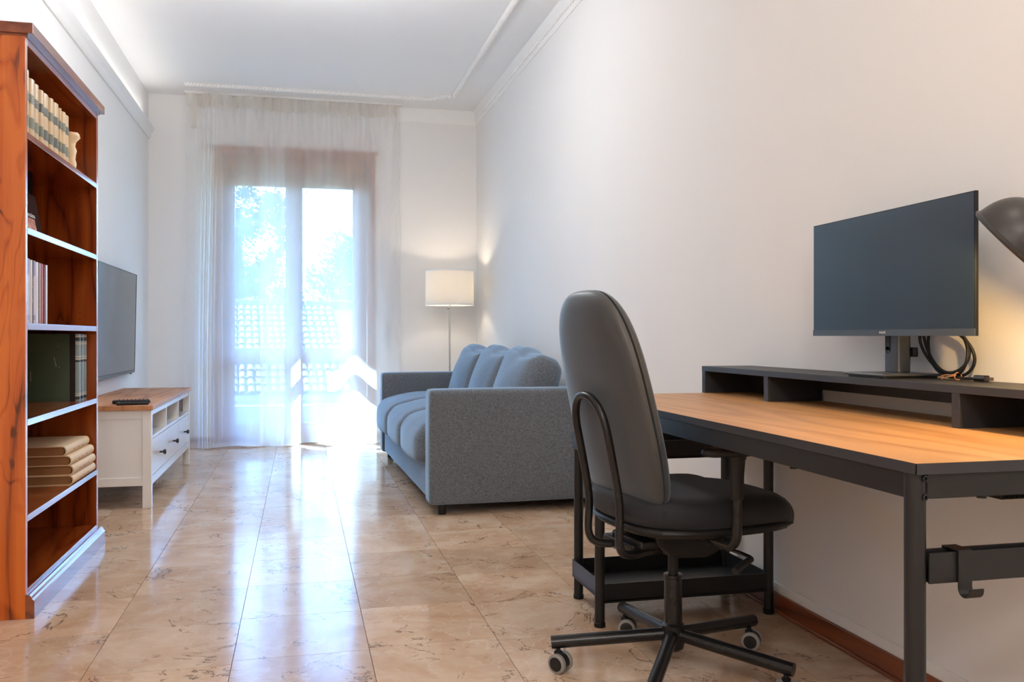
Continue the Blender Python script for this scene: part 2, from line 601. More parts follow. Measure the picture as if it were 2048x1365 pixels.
# left moulding that hides the light strip
bm = bmesh.new()
prism(bm, [(XL, 2.655), (XL + 0.012, 2.655), (XL + 0.02, 2.665), (XL + 0.024, 2.69), (XL + 0.034, 2.712), (XL + 0.048, 2.73),
           (XL + 0.05, 2.748), (XL + 0.044, 2.752), (XL, 2.752)], 'y', YF, YB)
tag(obj('trim_1', bm, M_plaster, smooth=40), **S)
# right cornice with a corded bead, back cornice
bm = bmesh.new()
prism(bm, [(XR, 2.925), (XR - 0.006, 2.925), (XR - 0.008, 2.945), (XR - 0.014, 2.955), (XR - 0.014, 2.99), (XR - 0.02, 3.0), (XR - 0.022, 3.03), (XR - 0.034, H), (XR, H)], 'y', YF, YB)
t2 = tag(obj('trim_2', bm, M_plaster, smooth=40), **S)
bm = bmesh.new()
prism(bm, [(YB, 2.925), (YB - 0.006, 2.925), (YB - 0.008, 2.945), (YB - 0.014, 2.955), (YB - 0.014, 2.99), (YB - 0.02, 3.0), (YB - 0.022, 3.03), (YB - 0.034, H), (YB, H)], 'x', 0.6, XR)
tag(obj('trim_3', bm, M_plaster, smooth=40), **S)


def cord(bm, path, r, pitch, n=6, strands=2, step=0.006):
    """twisted cord along a polyline"""
    P = [Vector(p) for p in path]
    cum = [0.0]
    for a, b in zip(P, P[1:]):
        cum.append(cum[-1] + (b - a).length)
    L = cum[-1]
    k = max(8, int(L / step))
    for s in range(strands):
        pts = []
        seg = 0
        for i in range(k + 1):
            d = L * i / k
            while seg < len(P) - 2 and d > cum[seg + 1]:
                seg += 1
            t = (d - cum[seg]) / max(1e-9, cum[seg + 1] - cum[seg])
            p = P[seg].lerp(P[seg + 1], t)
            tan = (P[seg + 1] - P[seg]).normalized()
            side = tan.cross(Vector((0, 0, 1)))
            a = 2 * PI * (d / pitch + s / strands)
            pts.append(p + side * r * math.cos(a) + Vector((0, 0, 1)) * r * math.sin(a))
        tube(bm, pts, r * 1.15, n)


bm = bmesh.new()
cord(bm, [(XR - 0.012, -0.4, 2.972), (XR - 0.012, YB - 0.03, 2.972)], 0.009, 0.05, 5, 2, 0.010)
obj('corded_bead', bm, M_plaster, t2, smooth=60)
bm = bmesh.new()
cord(bm, [(-0.925, 7.78, H - 0.008), (1.13, 7.78, H - 0.008), (1.16, 7.76, H - 0.008), (1.24, 7.66, H - 0.008), (1.29, 7.63, H - 0.008)], 0.011, 0.055, 6, 2, 0.006)
cord(bm, [(1.305, 7.64, H - 0.008), (1.305, 2.5, H - 0.008)], 0.011, 0.055, 6, 2, 0.006)
tag(obj('trim_4', bm, M_plaster, smooth=60), **S)
bm = bmesh.new()
prism(bm, [(1.325, H), (1.325, H - 0.008), (1.335, H - 0.01), (1.345, H - 0.006), (1.345, H)], 'y', 2.5, 7.66)
tag(obj('trim_5', bm, M_plaster, smooth=40), **S)

# ------------------------------------------------------------------ glazed balcony door
door = thing('door_1', None, None, (-0.03, YB + 0.03, 0), kind='structure')
bm = bmesh.new()
bx(bm, -0.742, YB - 0.018, 0, -0.664, YB, 2.55)
bx(bm, 0.594, YB - 0.018, 0, 0.668, YB, 2.55)
bx(bm, -0.742, YB - 0.018, 2.55, 0.668, YB, 2.60)
obj('casing', bm, M_frame, door, bevel=0.004)
bm = bmesh.new()
prism(bm, [(YB, 2.598), (YB - 0.024, 2.598), (YB - 0.034, 2.606), (YB - 0.036, 2.618), (YB - 0.028, 2.626), (YB, 2.626)], 'x', -0.765, 0.698)
obj('casing_cap', bm, M_frame, door, smooth=40)
bm = bmesh.new()
bx(bm, -0.664, YB + 0.012, 0, -0.648, YB + 0.10, 2.55)
bx(bm, 0.578, YB + 0.012, 0, 0.594, YB + 0.10, 2.55)
bx(bm, -0.664, YB + 0.012, 2.405, 0.594, YB + 0.10, 2.565)
obj('door_frame', bm, M_frame, door)
bm = bmesh.new()
bx(bm, -0.60, YB + 0.002, 2.43, 0.53, YB + 0.012, 2.535)
obj('shutter_box_panel', bm, M_frame, door, bevel=0.003)
obj('threshold', box(OX0, YB - 0.01, 0.0, OX1, YB + 0.29, 0.012), M_grout, door)
for x0, x1, g0, g1 in ((-0.648, -0.05, -0.57, -0.117), (-0.05, 0.578, 0.013, 0.477)):
    bm = bmesh.new()
    y0, y1 = YB + 0.02, YB + 0.075
    bx(bm, x0, y0, 0.014, g0, y1, 2.40)
    bx(bm, g1, y0, 0.014, x1, y1, 2.40)
    for a, b in ((0.014, 0.16), (0.726, 0.815), (2.30, 2.40)):
        bx(bm, g0, y0, a, g1, y1, b)
    leaf = obj('door_leaf', bm, M_frame, door, bevel=0.003)
    for a, b in ((0.16, 0.726), (0.815, 2.30)):
        obj('glass_pane', box(g0, YB + 0.044, a, g1, YB + 0.048, b), M_glass, leaf)
        bm = bmesh.new()
        for q in ((g0, a, g1, a + 0.012), (g0, b - 0.012, g1, b), (g0, a, g0 + 0.01, b), (g1 - 0.01, a, g1, b)):
            bx(bm, q[0], YB + 0.032, q[1], q[2], YB + 0.06, q[3])
        obj('glazing_bead', bm, M_frame, leaf)
bm = bmesh.new()
tube(bm, fillet([(-0.075, YB + 0.02, 1.05), (-0.075, YB - 0.025, 1.05), (-0.075, YB - 0.025, 0.94)], 0.015), 0.008, 10)
obj('door_handle', bm, M_chrome, door, smooth=50)

# ------------------------------------------------------------------ outside
M_conc = plain('balcony_concrete', (0.42, 0.41, 0.40), 0.8, 0.1, 6)
M_kerb = plain('kerb_concrete', (0.22, 0.22, 0.22), 0.85, 0.1, 6)
tag(obj('balcony_floor', box(-1.5, YB + 0.3, -0.14, 2.2, 9.55, -0.02), M_conc), **S)
tag(obj('balcony_kerb', box(-1.3, 9.38, -0.02, 2.2, 9.5, 0.24), M_kerb), **S)
tag(obj('balcony_ceiling', box(-1.5, YB + 0.3, 2.98, 2.8, 10.05, 3.12), M_conc), **S)
tag(obj('sun_block_wall', box(-1.45, YB + 0.3, -0.14, -1.33, 10.05, 2.98), M_conc), **S)  # unseen wall added to cut the sun off the left door leaf
M_rail = plain('painted_iron', (0.10, 0.105, 0.12), 0.5)
rl = thing('balcony_railing', 'dark iron balcony railing of thin balusters seen through the glazed door', 'railing', (0.2, 9.44, 0.24))
obj('top_rail', box(-1.3, 9.415, 0.79, 2.2, 9.465, 0.83), M_rail, rl, bevel=0.004)
obj('bottom_rail', box(-1.3, 9.43, 0.275, 2.2, 9.45, 0.295), M_rail, rl)
for x in (-1.2, 0.1, 1.4, 2.1):
    obj('rail_foot', box(x, 9.43, 0.235, x + 0.02, 9.45, 0.28), M_rail, rl)
bal0 = None
for i in range(30):
    x = -1.22 + i * 0.112
    if bal0 is None:
        bm = bmesh.new()
        tube(bm, curve([(x, 9.44, 0.285), (x, 9.455, 0.40), (x, 9.46, 0.50), (x, 9.44, 0.66), (x, 9.44, 0.80)], 3), 0.0065, 6)
        bal0 = obj('baluster', bm, M_rail, rl, smooth=60)
    else:
        c = bal0.copy()
        COL.objects.link(c)
        c.parent = rl
        c.location = (x + 1.22, 0, 0)

# neighbour house with a barrel tile roof
t_ = NT('terracotta_tile')
v_ = t_.coords(rand=True)
rn_ = t_.n('ObjectInfo').outputs['Random']
c_ = t_.ramp(rn_, [(0.0, lin(82, 60, 48)), (0.5, lin(94, 74, 60)), (1.0, lin(104, 88, 76))])
c_ = t_.mixc(t_.math('MULTIPLY', t_.noise(v_, 9, 4), 0.5), c_, lin(98, 86, 74))
M_terra = t_.bsdf(c_, 0.85)
M_stucco = plain('stucco', (0.55, 0.48, 0.40), 0.9, 0.08, 2)
slope = rad(25)
house = thing('neighbour_house', 'low house with a barrel tiled roof beyond the balcony railing', 'house', (-2.2, 24, -5), rad(4))
HM = WM[house.name]


def hp(x, y, z):
    return HM @ Vector((x, y, z))


def hbox(x0, y0, z0, x1, y1, z1):
    b = box(x0, y0, z0, x1, y1, z1)
    return b


# local: eave along x at y=-3, z=4.55 ; ridge at y=1.6
EZ, RZ = 4.70, 4.70 + 4.7 * math.tan(slope)
obj('house_wall', hbox(-6, -2.6, 0, 9, 5.8, 4.55), M_stucco, house, local=True)
bm = bmesh.new()
prism(bm, [(-3.1, EZ - 0.10), (1.6, RZ - 0.06), (6.3, EZ - 0.10), (6.3, EZ - 0.22), (-3.1, EZ - 0.22)], 'x', -6.2, 9.2)
obj('roof_deck', bm, plain('roof_channel_tiles', lin(70, 50, 38), 0.9, 0.2, 4), house, local=True)
obj('gutter', hbox(-6.2, -3.24, EZ - 0.22, 9.2, -3.12, EZ - 0.10), plain('gutter_zinc', (0.25, 0.25, 0.26), 0.5), house, local=True)
bm = bmesh.new()
Lt = 0.45
rings = []
for s in (0.0, 1.0):
    r = 0.088 - 0.018 * s
    out = [(r * math.cos(PI * k / 7), Lt * s, 0.02 + r * 0.9 * math.sin(PI * k / 7) + 0.03 * (1 - s)) for k in range(8)]
    inn = [((r - 0.018) * math.cos(PI * k / 7), Lt * s, 0.02 + (r - 0.018) * 0.9 * math.sin(PI * k / 7) + 0.03 * (1 - s)) for k in range(7, -1, -1)]
    rings.append(out + inn)
loft(bm, rings)
tile_src = None
pitch = 0.180
for i in range(20):
    for j in range(14):
        x = -0.35 + i * pitch + R.uniform(-0.012, 0.012)
        d = j * 0.362
        y = -3.1 + d * math.cos(slope)
        z = EZ - 0.10 + d * math.sin(slope)
        if tile_src is None:
            tile_src = obj('roof_tile', bm, M_terra, house, local=True, smooth=50)
            o = tile_src
        else:
            o = tile_src.copy()
            COL.objects.link(o)
            o.parent = house
        o.location = (x, y, z)
        o.rotation_euler = (slope, 0, R.uniform(-0.03, 0.03))
for i in range(10):
    bm = bmesh.new() if i == 0 else None
    if i == 0:
        loft(bm, [[(Lt * s * 0.9, (0.15 - 0.02 * s) * math.cos(PI * k / 7), (0.15 - 0.02 * s) * math.sin(PI * k / 7)) for k in range(8)] +
                  [(Lt * s * 0.9, (0.13 - 0.02 * s) * math.cos(PI * k / 7), (0.13 - 0.02 * s) * math.sin(PI * k / 7)) for k in range(7, -1, -1)] for s in (0, 1)])
        rt0 = obj('ridge_tile', bm, M_terra, house, local=True, smooth=50)
        o = rt0
    else:
        o = rt0.copy()
        COL.objects.link(o)
        o.parent = house
    o.location = (-0.6 + i * 0.44, 1.6, RZ - 0.07)
    o.rotation_euler = (0, R.uniform(-0.02, 0.03), 0)

# trees beyond the roof
t_ = NT('tree_leaves')
v_ = t_.coords(which='Object')
c_ = t_.mixc(t_.noise(v_, 1.4, 3), lin(76, 82, 62), lin(112, 118, 92))
d_ = t_.n('BsdfDiffuse', {'Color': c_})
l_ = t_.n('BsdfTranslucent', {'Color': c_})
M_leaf = t_.surf(t_.n('MixShader', {0: 0.45, 1: d_.outputs[0], 2: l_.outputs[0]}).outputs[0])
M_bark = plain('bark', (0.12, 0.09, 0.07), 0.9, 0.2, 5)


def tree(label, x, y, z0, zc, rx, rz_, n, seed):
    rr = random.Random(seed)
    t = thing('leafy_tree', label, 'tree', (x, y, z0))
    bm = bmesh.new()
    tube(bm, curve([(x, y, z0), (x + 0.2, y, (z0 + zc) / 2), (x, y, zc + rz_ * 0.5)], 5), [0.35 - 0.02 * i for i in range(11)], 8)
    for k in range(7):
        a = rr.uniform(0, 2 * PI)
        zb = zc - rz_ * 0.4 + k * rz_ * 0.12
        tube(bm, curve([(x, y, zb), (x + rx * 0.4 * math.cos(a), y + rx * 0.4 * math.sin(a), zb + 0.6), (x + rx * 0.75 * math.cos(a), y + rx * 0.75 * math.sin(a), zb + 1.5)], 3), 0.07, 5)
    obj('trunk', bm, M_bark, t, smooth=60)
    cl = []
    for k in range(46):
        while True:
            p = Vector((rr.uniform(-1, 1), rr.uniform(-1, 1), rr.uniform(-1, 1)))
            if 0.25 < p.length < 1:
                break
        cl.append((Vector((x + p.x * rx, y + p.y * rx, zc + p.z * rz_)), rr.uniform(0.35, 0.9)))
    vv, ff = [], []
    for k in range(n):
        c, s = cl[rr.randrange(len(cl))]
        d = Vector((rr.gauss(0, 1), rr.gauss(0, 1), rr.gauss(0, 0.7))) * s * 0.6
        p = c + d
        a = Vector((rr.gauss(0, 1), rr.gauss(0, 1), rr.gauss(0, 1))).normalized()
        b = a.orthogonal().normalized()
        q = a.cross(b)
        w, l = rr.uniform(0.05, 0.09), rr.uniform(0.09, 0.16)
        i = len(vv)
        vv += [p - b * w, p + q * l, p + b * w, p - q * l]
        ff.append((i, i + 1, i + 2, i + 3))
    me = bpy.data.meshes.new('crown')
    I = WM[t.name].inverted()
    me.from_pydata([tuple(I @ v) for v in vv], [], ff)
    me.materials.append(M_leaf)
    c = bpy.data.objects.new('crown', me)
    COL.objects.link(c)
    c.parent = t
    c['kind'] = 'stuff'


tree('tall leafy tree behind the roof, showing through the left door leaf', -2.7, 41, -5, 4.3, 2.2, 4.6, 9000, 3)
tree('leafy tree behind the roof, lower crown in the right door leaf', 2.2, 33.2, -5, 2.6, 1.7, 2.4, 8000, 5)
tag(obj('ground', box(-80, 10.5, -5.2, 80, 120, -5.0), plain('grass_ground', lin(110, 120, 80), 0.95, 0.2, 0.5)), **S)

# ------------------------------------------------------------------ curtains


def sheet(name, x0, x1, yfun, z0, z1, nx, nz, m, parent, xfun=None, smooth=True):
    vv, ff = [], []
    for j in range(nz + 1):
        tz = j / nz
        z = z0 + (z1 - z0) * tz
        for i in range(nx + 1):
            s = i / nx
            x = x0 + (x1 - x0) * s
            X = xfun(x, s, z) if xfun else x
            vv.append((X, yfun(x, s, z), z + 0.006 * math.sin(x * 9) * (1 - tz)))
    for j in range(nz):
        for i in range(nx):
            a = j * (nx + 1) + i
            ff.append((a, a + 1, a + nx + 2, a + nx + 1))
    me = bpy.data.meshes.new(name)
    I = WM[parent.name].inverted()
    me.from_pydata([tuple(I @ Vector(v)) for v in vv], [], ff)
    me.materials.append(m)
    me.shade_smooth()
    o = bpy.data.objects.new(name, me)
    COL.objects.link(o)
    o.parent = parent
    WM[o.name] = WM[parent.name]
    return o


def mixz(z):
    t = max(0.0, min(1.0, (z - 0.6) / 2.3))
    return t * t * (3 - 2 * t)


def pleat(x, z, lam, ph):
    """small gathers under the header that die out downward"""
    k = max(0.0, min(1.0, (z - 2.45) / 0.45))
    return 0.012 * k * k * math.sin(2 * PI * x / lam + ph)


def right_y(x, s, z):
    t = mixz(z)
    low = 0.068 * math.cos(2 * PI * (x - 0.475) / 0.42) + 0.006 * math.sin(x * 31)
    mid = 0.020 * math.sin(2 * PI * x / 0.31 + 1.0) + 0.006 * math.sin(2 * PI * x / 0.12)
    e = math.exp(-((x + 0.26) / 0.03) ** 2)
    return 7.965 + 0.085 * t + low * (1 - t) * 0.95 + mid * t + pleat(x, z, 0.085, 0) - 0.012 * e - 0.035 * max(0.0, 1 - s / 0.2)


def left_y(x, s, z):
    t = mixz(z)
    g = math.exp(-((x + 0.755) / 0.05) ** 2)
    low = 0.022 * math.sin(2 * PI * x / 0.30 + 0.6)
    return 7.925 + 0.105 * mixz(z) - 0.06 * g * (1 - 0.6 * mixz(z)) + 0.028 * g * math.sin(2 * PI * x / 0.042) + low + pleat(x, z, 0.095, 0.7) + 0.03 * max(0.0, (s - 0.7) / 0.3)


def left_x(x, s, z):
    t = 1 - mixz(z)
    return x - 0.02 * t * math.exp(-((x + 0.755) / 0.1) ** 2)


def right_x(x, s, z):
    t = max(0.0, min(1.0, (2.9 - z) / 0.25))
    return x - 0.02 * s ** 8 + 0.03 * s ** 4 * t * (3.0 - z) / 3.0


rc = thing('sheer_curtain', 'wide white sheer curtain panel over the right door leaf, sunlit at its foot', 'curtain', (0.27, 7.96, 0.01), group='sheer curtains at the balcony door')
sheet('voile', -0.335, 0.885, right_y, 0.012, 2.93, 240, 60, M_sheer, rc, right_x)
sheet('header_tape', -0.335, 0.885, lambda x, s, z: right_y(x, s, z) - 0.004 - 0.020 * abs(math.sin(PI * x / 0.085)) * math.sin(PI * (z - 2.92) / 0.115), 2.92, 3.032, 240, 8, M_header, rc, right_x)
sheet('hem', -0.335, 0.885, lambda x, s, z: right_y(x, s, z) - 0.002, 0.012, 0.045, 240, 1, M_sheer, rc, right_x)
lc = thing('sheer_curtain', 'narrow white sheer curtain panel bunched at the left side of the balcony door', 'curtain', (-0.6, 7.86, 0.01), group='sheer curtains at the balcony door')
sheet('voile', -0.945, -0.13, left_y, 0.008, 2.93, 200, 60, M_sheer, lc, left_x)
sheet('header_tape', -0.945, -0.13, lambda x, s, z: left_y(x, s, z) - 0.004 - 0.020 * abs(math.sin(PI * x / 0.095)) * math.sin(PI * (z - 2.92) / 0.115), 2.92, 3.032, 200, 8, M_header, lc, left_x)
sheet('hem', -0.945, -0.13, lambda x, s, z: left_y(x, s, z) - 0.002, 0.008, 0.045, 200, 1, M_sheer, lc, left_x)
bm = bmesh.new()
bx(bm, -0.90, YB - 0.23 - 0.0, 2.72, -0.855, YB - 0.228, 2.93)
obj('label_strip', bm, M_header, lc)
tag(obj('curtain_track', box(-0.96, 8.03, 3.030, 0.90, 8.06, H), M_white), 'slim white curtain track on the ceiling above the sheer curtains', 'curtain track')

sb = thing('shutter_strap_box', 'grey shutter strap winder on the wall right of the balcony door', 'strap box', (0.78, YB, 0.86))
obj('cover_plate', box(0.755, YB - 0.012, 0.865, 0.80, YB, 1.035), plain('grey_plastic', (0.42, 0.42, 0.42), 0.5), sb, bevel=0.004)
obj('strap', box(0.768, YB - 0.018, 0.90, 0.787, YB - 0.012, 1.035), plain('strap_webbing', (0.5, 0.5, 0.49), 0.8), sb)

# ------------------------------------------------------------------ bookcase
bc = thing('bookcase', 'tall open cherry wood bookcase with old books standing at the left wall', 'bookcase', (-1.08, 3.84, 0))
BX, Y0, Y1 = -0.90, 3.295, 4.405
bk = -1.258
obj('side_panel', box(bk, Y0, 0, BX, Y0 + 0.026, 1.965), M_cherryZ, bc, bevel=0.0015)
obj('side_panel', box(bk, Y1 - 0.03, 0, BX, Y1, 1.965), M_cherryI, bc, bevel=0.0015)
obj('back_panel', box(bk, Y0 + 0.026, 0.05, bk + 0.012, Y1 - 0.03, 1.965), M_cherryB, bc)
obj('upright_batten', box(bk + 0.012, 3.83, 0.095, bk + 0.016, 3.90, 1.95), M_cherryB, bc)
sh = []
for z in (0.345, 0.671, 0.998, 1.324, 1.649):
    obj('shelf', box(bk + 0.012, Y0 + 0.026, z - 0.023, BX, Y1 - 0.03, z), M_cherryY, bc, bevel=0.0015)
obj('bottom_shelf', box(bk + 0.012, Y0 + 0.026, 0.07, BX, Y1 - 0.03, 0.095), M_cherryY, bc, bevel=0.0015)
obj('top_rail', box(bk + 0.012, Y0 + 0.026, 1.942, BX, Y1 - 0.03, 1.965), M_cherryY, bc, bevel=0.0015)
obj('crown', box(bk, Y0 - 0.012, 1.972, -0.874, Y1 + 0.012, 2.008), M_crown, bc, bevel=0.002)
obj('crown_bead', box(bk, Y0, 1.965, -0.892, Y1, 1.972), M_crown, bc)
bm = bmesh.new()
prism(bm, [(BX, 0), (-0.872, 0), (-0.872, 0.058), (-0.876, 0.064), (-0.880, 0.066), (-0.882, 0.074), (-0.888, 0.080), (-0.892, 0.081), (BX, 0.081)], 'y', Y0, Y1 + 0.012)
obj('plinth', bm, M_crown, bc, smooth=30)
bm = bmesh.new()
for z in [0.42 + 0.032 * k for k in range(46)]:
    lathe(bm, [(0.0025, 0), (0.0025, 0.0006)], 8, axis_matrix((BX - 0.07, Y1 - 0.03, z), (0, -1, 0)))
obj('peg_hole', bm, M_plastic, bc)['kind'] = 'stuff'

# ------------------------------------------------------------------ books
def bookmat(name, c, var=0.12, rough=0.6):
    t = NT(name)
    v = t.coords(rand=True)
    n = t.noise(v, 22, 5, 0.7)
    return t.bsdf(t.mixc(n, tuple(x * (1 - var) for x in c[:3]) + (1,), tuple(min(1, x * (1 + var)) for x in c[:3]) + (1,)), rough, t.bump(n, 0.2, 0.001))


M_pages = plain('page_block', lin(150, 106, 70), 0.8, 0.12, 90)
M_vellum = bookmat('cream_vellum', lin(214, 186, 146), 0.14, 0.35)
M_vellum2 = bookmat('pale_vellum', lin(226, 198, 160), 0.10, 0.6)
M_lblA = bookmat('grey_green_label', lin(122, 128, 116), 0.2, 0.35)
M_lblB = bookmat('slate_label', lin(86, 92, 92), 0.2, 0.35)
M_gilt = plain('gilt_line', lin(214, 170, 92), 0.4, 0.1, 50)
M_film = None


def standing_book(root, y0, y1, xs, depth, z0, z1, m, mp=None, round_=0.010):
    """book on its tail; spine faces +x at xs, rounded"""
    bt = 0.0025
    bm = bmesh.new()
    yc, hw = (y0 + y1) / 2, (y1 - y0) / 2
    outer = [(xs - depth, y0), (xs - round_, y0)]
    for k in range(1, 8):
        a = -PI / 2 + PI * k / 8
        outer.append((xs - round_ + round_ * math.cos(a), yc + hw * math.sin(a)))
    outer += [(xs - round_, y1), (xs - depth, y1), (xs - depth, y1 - bt), (xs - round_, y1 - bt)]
    for k in range(7, 0, -1):
        a = -PI / 2 + PI * k / 8
        outer.append((xs - round_ + (round_ - bt) * math.cos(a), yc + (hw - bt) * math.sin(a)))
    outer += [(xs - round_, y0 + bt), (xs - depth, y0 + bt)]
    prism(bm, outer, 'z', z0, z1)
    obj('binding', bm, m, root, smooth=40)
    obj('page_block', box(xs - depth + 0.004, y0 + bt, z0 + 0.004, xs - round_ * 0.6, y1 - bt, z1 - 0.004), mp or M_pages, root)
    return yc, hw


def spine_band(root, name, yc, hw, xs, round_, z0, z1, m, g=0.0008):
    bm = bmesh.new()
    pts = []
    for k in range(0, 9):
        a = -PI / 2 + PI * k / 8
        pts.append((xs - round_ + (round_ + g) * math.cos(a), yc + (hw + g) * math.sin(a)))
    inn = [(xs - round_ + (round_ - 0.001) * math.cos(-PI / 2 + PI * k / 8), yc + (hw - 0.001) * math.sin(-PI / 2 + PI * k / 8)) for k in range(8, -1, -1)]
    prism(bm, pts + inn, 'z', z0, z1)
    return obj(name, bm, m, root, smooth=40)


M_lett = plain('label_lettering', lin(200, 180, 130), 0.6)
SZ = 1.649
ed = [3.345, 3.398, 3.466, 3.532, 3.581, 3.664, 3.722, 3.80, 3.832, 3.886, 3.963]
tops = [0.222, 0.205, 0.205, 0.2, 0.203, 0.205, 0.204, 0.2, 0.195, 0.197]
ordn = ['first', 'second', 'third', 'fourth', 'fifth', 'sixth', 'seventh', 'eighth', 'ninth', 'tenth']
look = ['crinkled film over its spine', 'pale blue-grey upper label', 'narrow slate label', 'slim spine and thin label', 'wide with near black labels', 'dark upper label',
        'tall spine and black label', 'very slim crinkled spine', 'glossy film and grey label', 'faint writing between its labels']
for i in range(10):
    y0, y1 = ed[i] + 0.001, ed[i + 1] - 0.001
    xs = -0.907 - R.uniform(0, 0.008)
    z1 = SZ + tops[i]
    r = thing('antique_book', '%s cream vellum book from the left on the top shelf, %s' % (ordn[i], look[i]), 'book', (xs - 0.1, (y0 + y1) / 2, SZ), group='cream books on the top shelf')
    yc, hw = standing_book(r, y0, y1, xs, 0.19 + R.uniform(0, 0.02), SZ, z1, M_vellum, None, 0.014)
    m1 = M_lblB if i in (2, 3, 4, 6, 9) else M_lblA
    m2 = M_lblB if i in (4, 6) else M_lblA
    for z_a, z_b, mm in ((SZ + 0.118, SZ + 0.150, m1), (SZ + 0.030, SZ + 0.068, m2)):
        lb = spine_band(r, 'spine_label', yc, hw, xs, 0.014, z_a, z_b, mm)
        bm = bmesh.new()
        for q in range(3):
            zz = z_b - 0.008 - q * 0.008
            bx(bm, xs + 0.0004, yc - hw * 0.45, zz, xs + 0.0011, yc + hw * 0.4, zz + 0.0016)
        obj('label_print', bm, M_lett, lb)
# ragged shorter book at the end of the row
r = thing('antique_book', 'ragged shorter book with torn curled cover at the right end of the top row', 'book', (-1.0, 4.0, SZ))
bm = bmesh.new()
rings = []
for k in range(9):
    z = SZ + 0.145 * k / 8
    j = 0.003 * math.sin(k * 2.1)
    a = 0.004 * math.sin(k * 3.3)
    e = 0.012 if k > 6 else 0.0
    rings.append([(-1.08, 3.972 + a * 0.3, z), (-0.915 + j, 3.968 + a, z), (-0.904 + j * 0.6 + e, 3.985 + a, z), (-0.903 + j + e, 4.008 + a + e, z), (-0.92 + j, 4.022 + a, z), (-1.08, 4.018, z)])
loft(bm, rings)
obj('binding', bm, M_vellum2, r, smooth=60)
obj('page_block', box(-1.09, 3.977, SZ + 0.002, -0.94, 4.012, SZ + 0.14), M_pages, r)

# second shelf: dark paperback leaning back, cover outward, and a dark folder behind it
M_dkcov = plain('dark_brown_cover', lin(52, 30, 24), 0.85, 0.06, 30, Specular_IOR_Level=0.03)
z2 = 1.324
r = thing('paperback', 'dark brown paperback leaning with its cover facing out on the second shelf', 'book', (-1.01, 3.77, z2))
lean = math.atan2(0.036, 0.19)
MB = Matrix.Translation((-0.992, 3.77, z2 + 0.002)) @ Matrix.Rotation(-lean, 4, 'Y')
bm = bmesh.new()
bx(bm, -0.018, -0.13, 0, -0.016, 0.12, 0.187)
bx(bm, -0.0015, -0.13, 0, 0.0, 0.12, 0.187)
bx(bm, -0.018, -0.131, 0, 0, -0.1295, 0.187)
bm.transform(MB)
obj('cover', bm, M_dkcov, r)
bm = box(-0.016, -0.128, 0.002, -0.0015, 0.117, 0.184)
bm.transform(MB)
obj('page_block', bm, M_pages, r)
FR = Matrix(((0, 0, 1, 0), (1, 0, 0, 0), (0, 1, 0, 0), (0, 0, 0, 1)))   # text plane faces +x
PB = WM[r.name].inverted() @ MB
text_mesh('cover_title', 'o prossimo', 0.028, plain('white_print', (0.8, 0.8, 0.78), 0.6), r, PB @ Matrix.Translation((0.0006, -0.012, 0.096)) @ FR, 0.0002)
bm = bmesh.new()
for k, w in enumerate((0.10, 0.11, 0.10, 0.07)):
    bx(bm, 0.0, -0.115, 0.152 - k * 0.007, 0.0008, -0.115 + w, 0.1545 - k * 0.007)
bm.transform(MB)
obj('cover_lines', bm, plain('orange_print', lin(206, 116, 48), 0.6), r)
t_ = NT('fresco_picture')
v_ = t_.coords()
c_ = t_.ramp(t_.noise(v_, 38, 4, 0.6, 0.6), [(0.3, lin(70, 36, 28)), (0.45, lin(176, 92, 52)), (0.6, lin(214, 152, 96)), (0.75, lin(222, 186, 140))])
M_fresco = t_.bsdf(c_, 0.5)
bm = box(0.0, -0.10, 0.008, 0.0009, 0.036, 0.082)
bm.transform(MB)
obj('cover_picture', bm, M_fresco, r)
tag(obj('document_folder', box(-1.20, 3.70, z2, -1.05, 3.945, z2 + 0.29), plain('near_black_board', lin(22, 11, 8), 0.9, Specular_IOR_Level=0.03), bevel=0.002), 'near black upright folder behind the leaning paperback', 'folder')

# third shelf: slim white and red volumes
M_lilac = bookmat('lilac_spine', lin(196, 192, 208), 0.06, 0.35)
M_whitec = bookmat('white_spine', lin(224, 222, 226), 0.04, 0.3)
M_red = bookmat('dark_red_cover', lin(120, 18, 24), 0.08, 0.4)
M_orred = bookmat('faded_red_spine', lin(184, 92, 66), 0.1, 0.4)
M_maroon = bookmat('maroon_cover', lin(96, 46, 50), 0.1, 0.4)
z3 = 0.998
spec = [(3.345, 3.411, M_lilac, 0.225, 'lilac slim volume at the left end, tiny pale print'), (3.413, 3.442, M_whitec, 0.223, 'white thin volume with a maroon edge'),
        (3.444, 3.478, M_lilac, 0.223, 'lilac volume with a purple head band'), (3.480, 3.518, M_whitec, 0.221, 'broad white volume in the middle of the row'),
        (3.520, 3.541, M_lilac, 0.220, 'thin mauve volume beside the faded red spine'), (3.543, 3.574, M_orred, 0.220, 'faded orange-red volume'),
        (3.576, 3.618, M_red, 0.219, 'deep red volume with a white fore edge at the right end')]
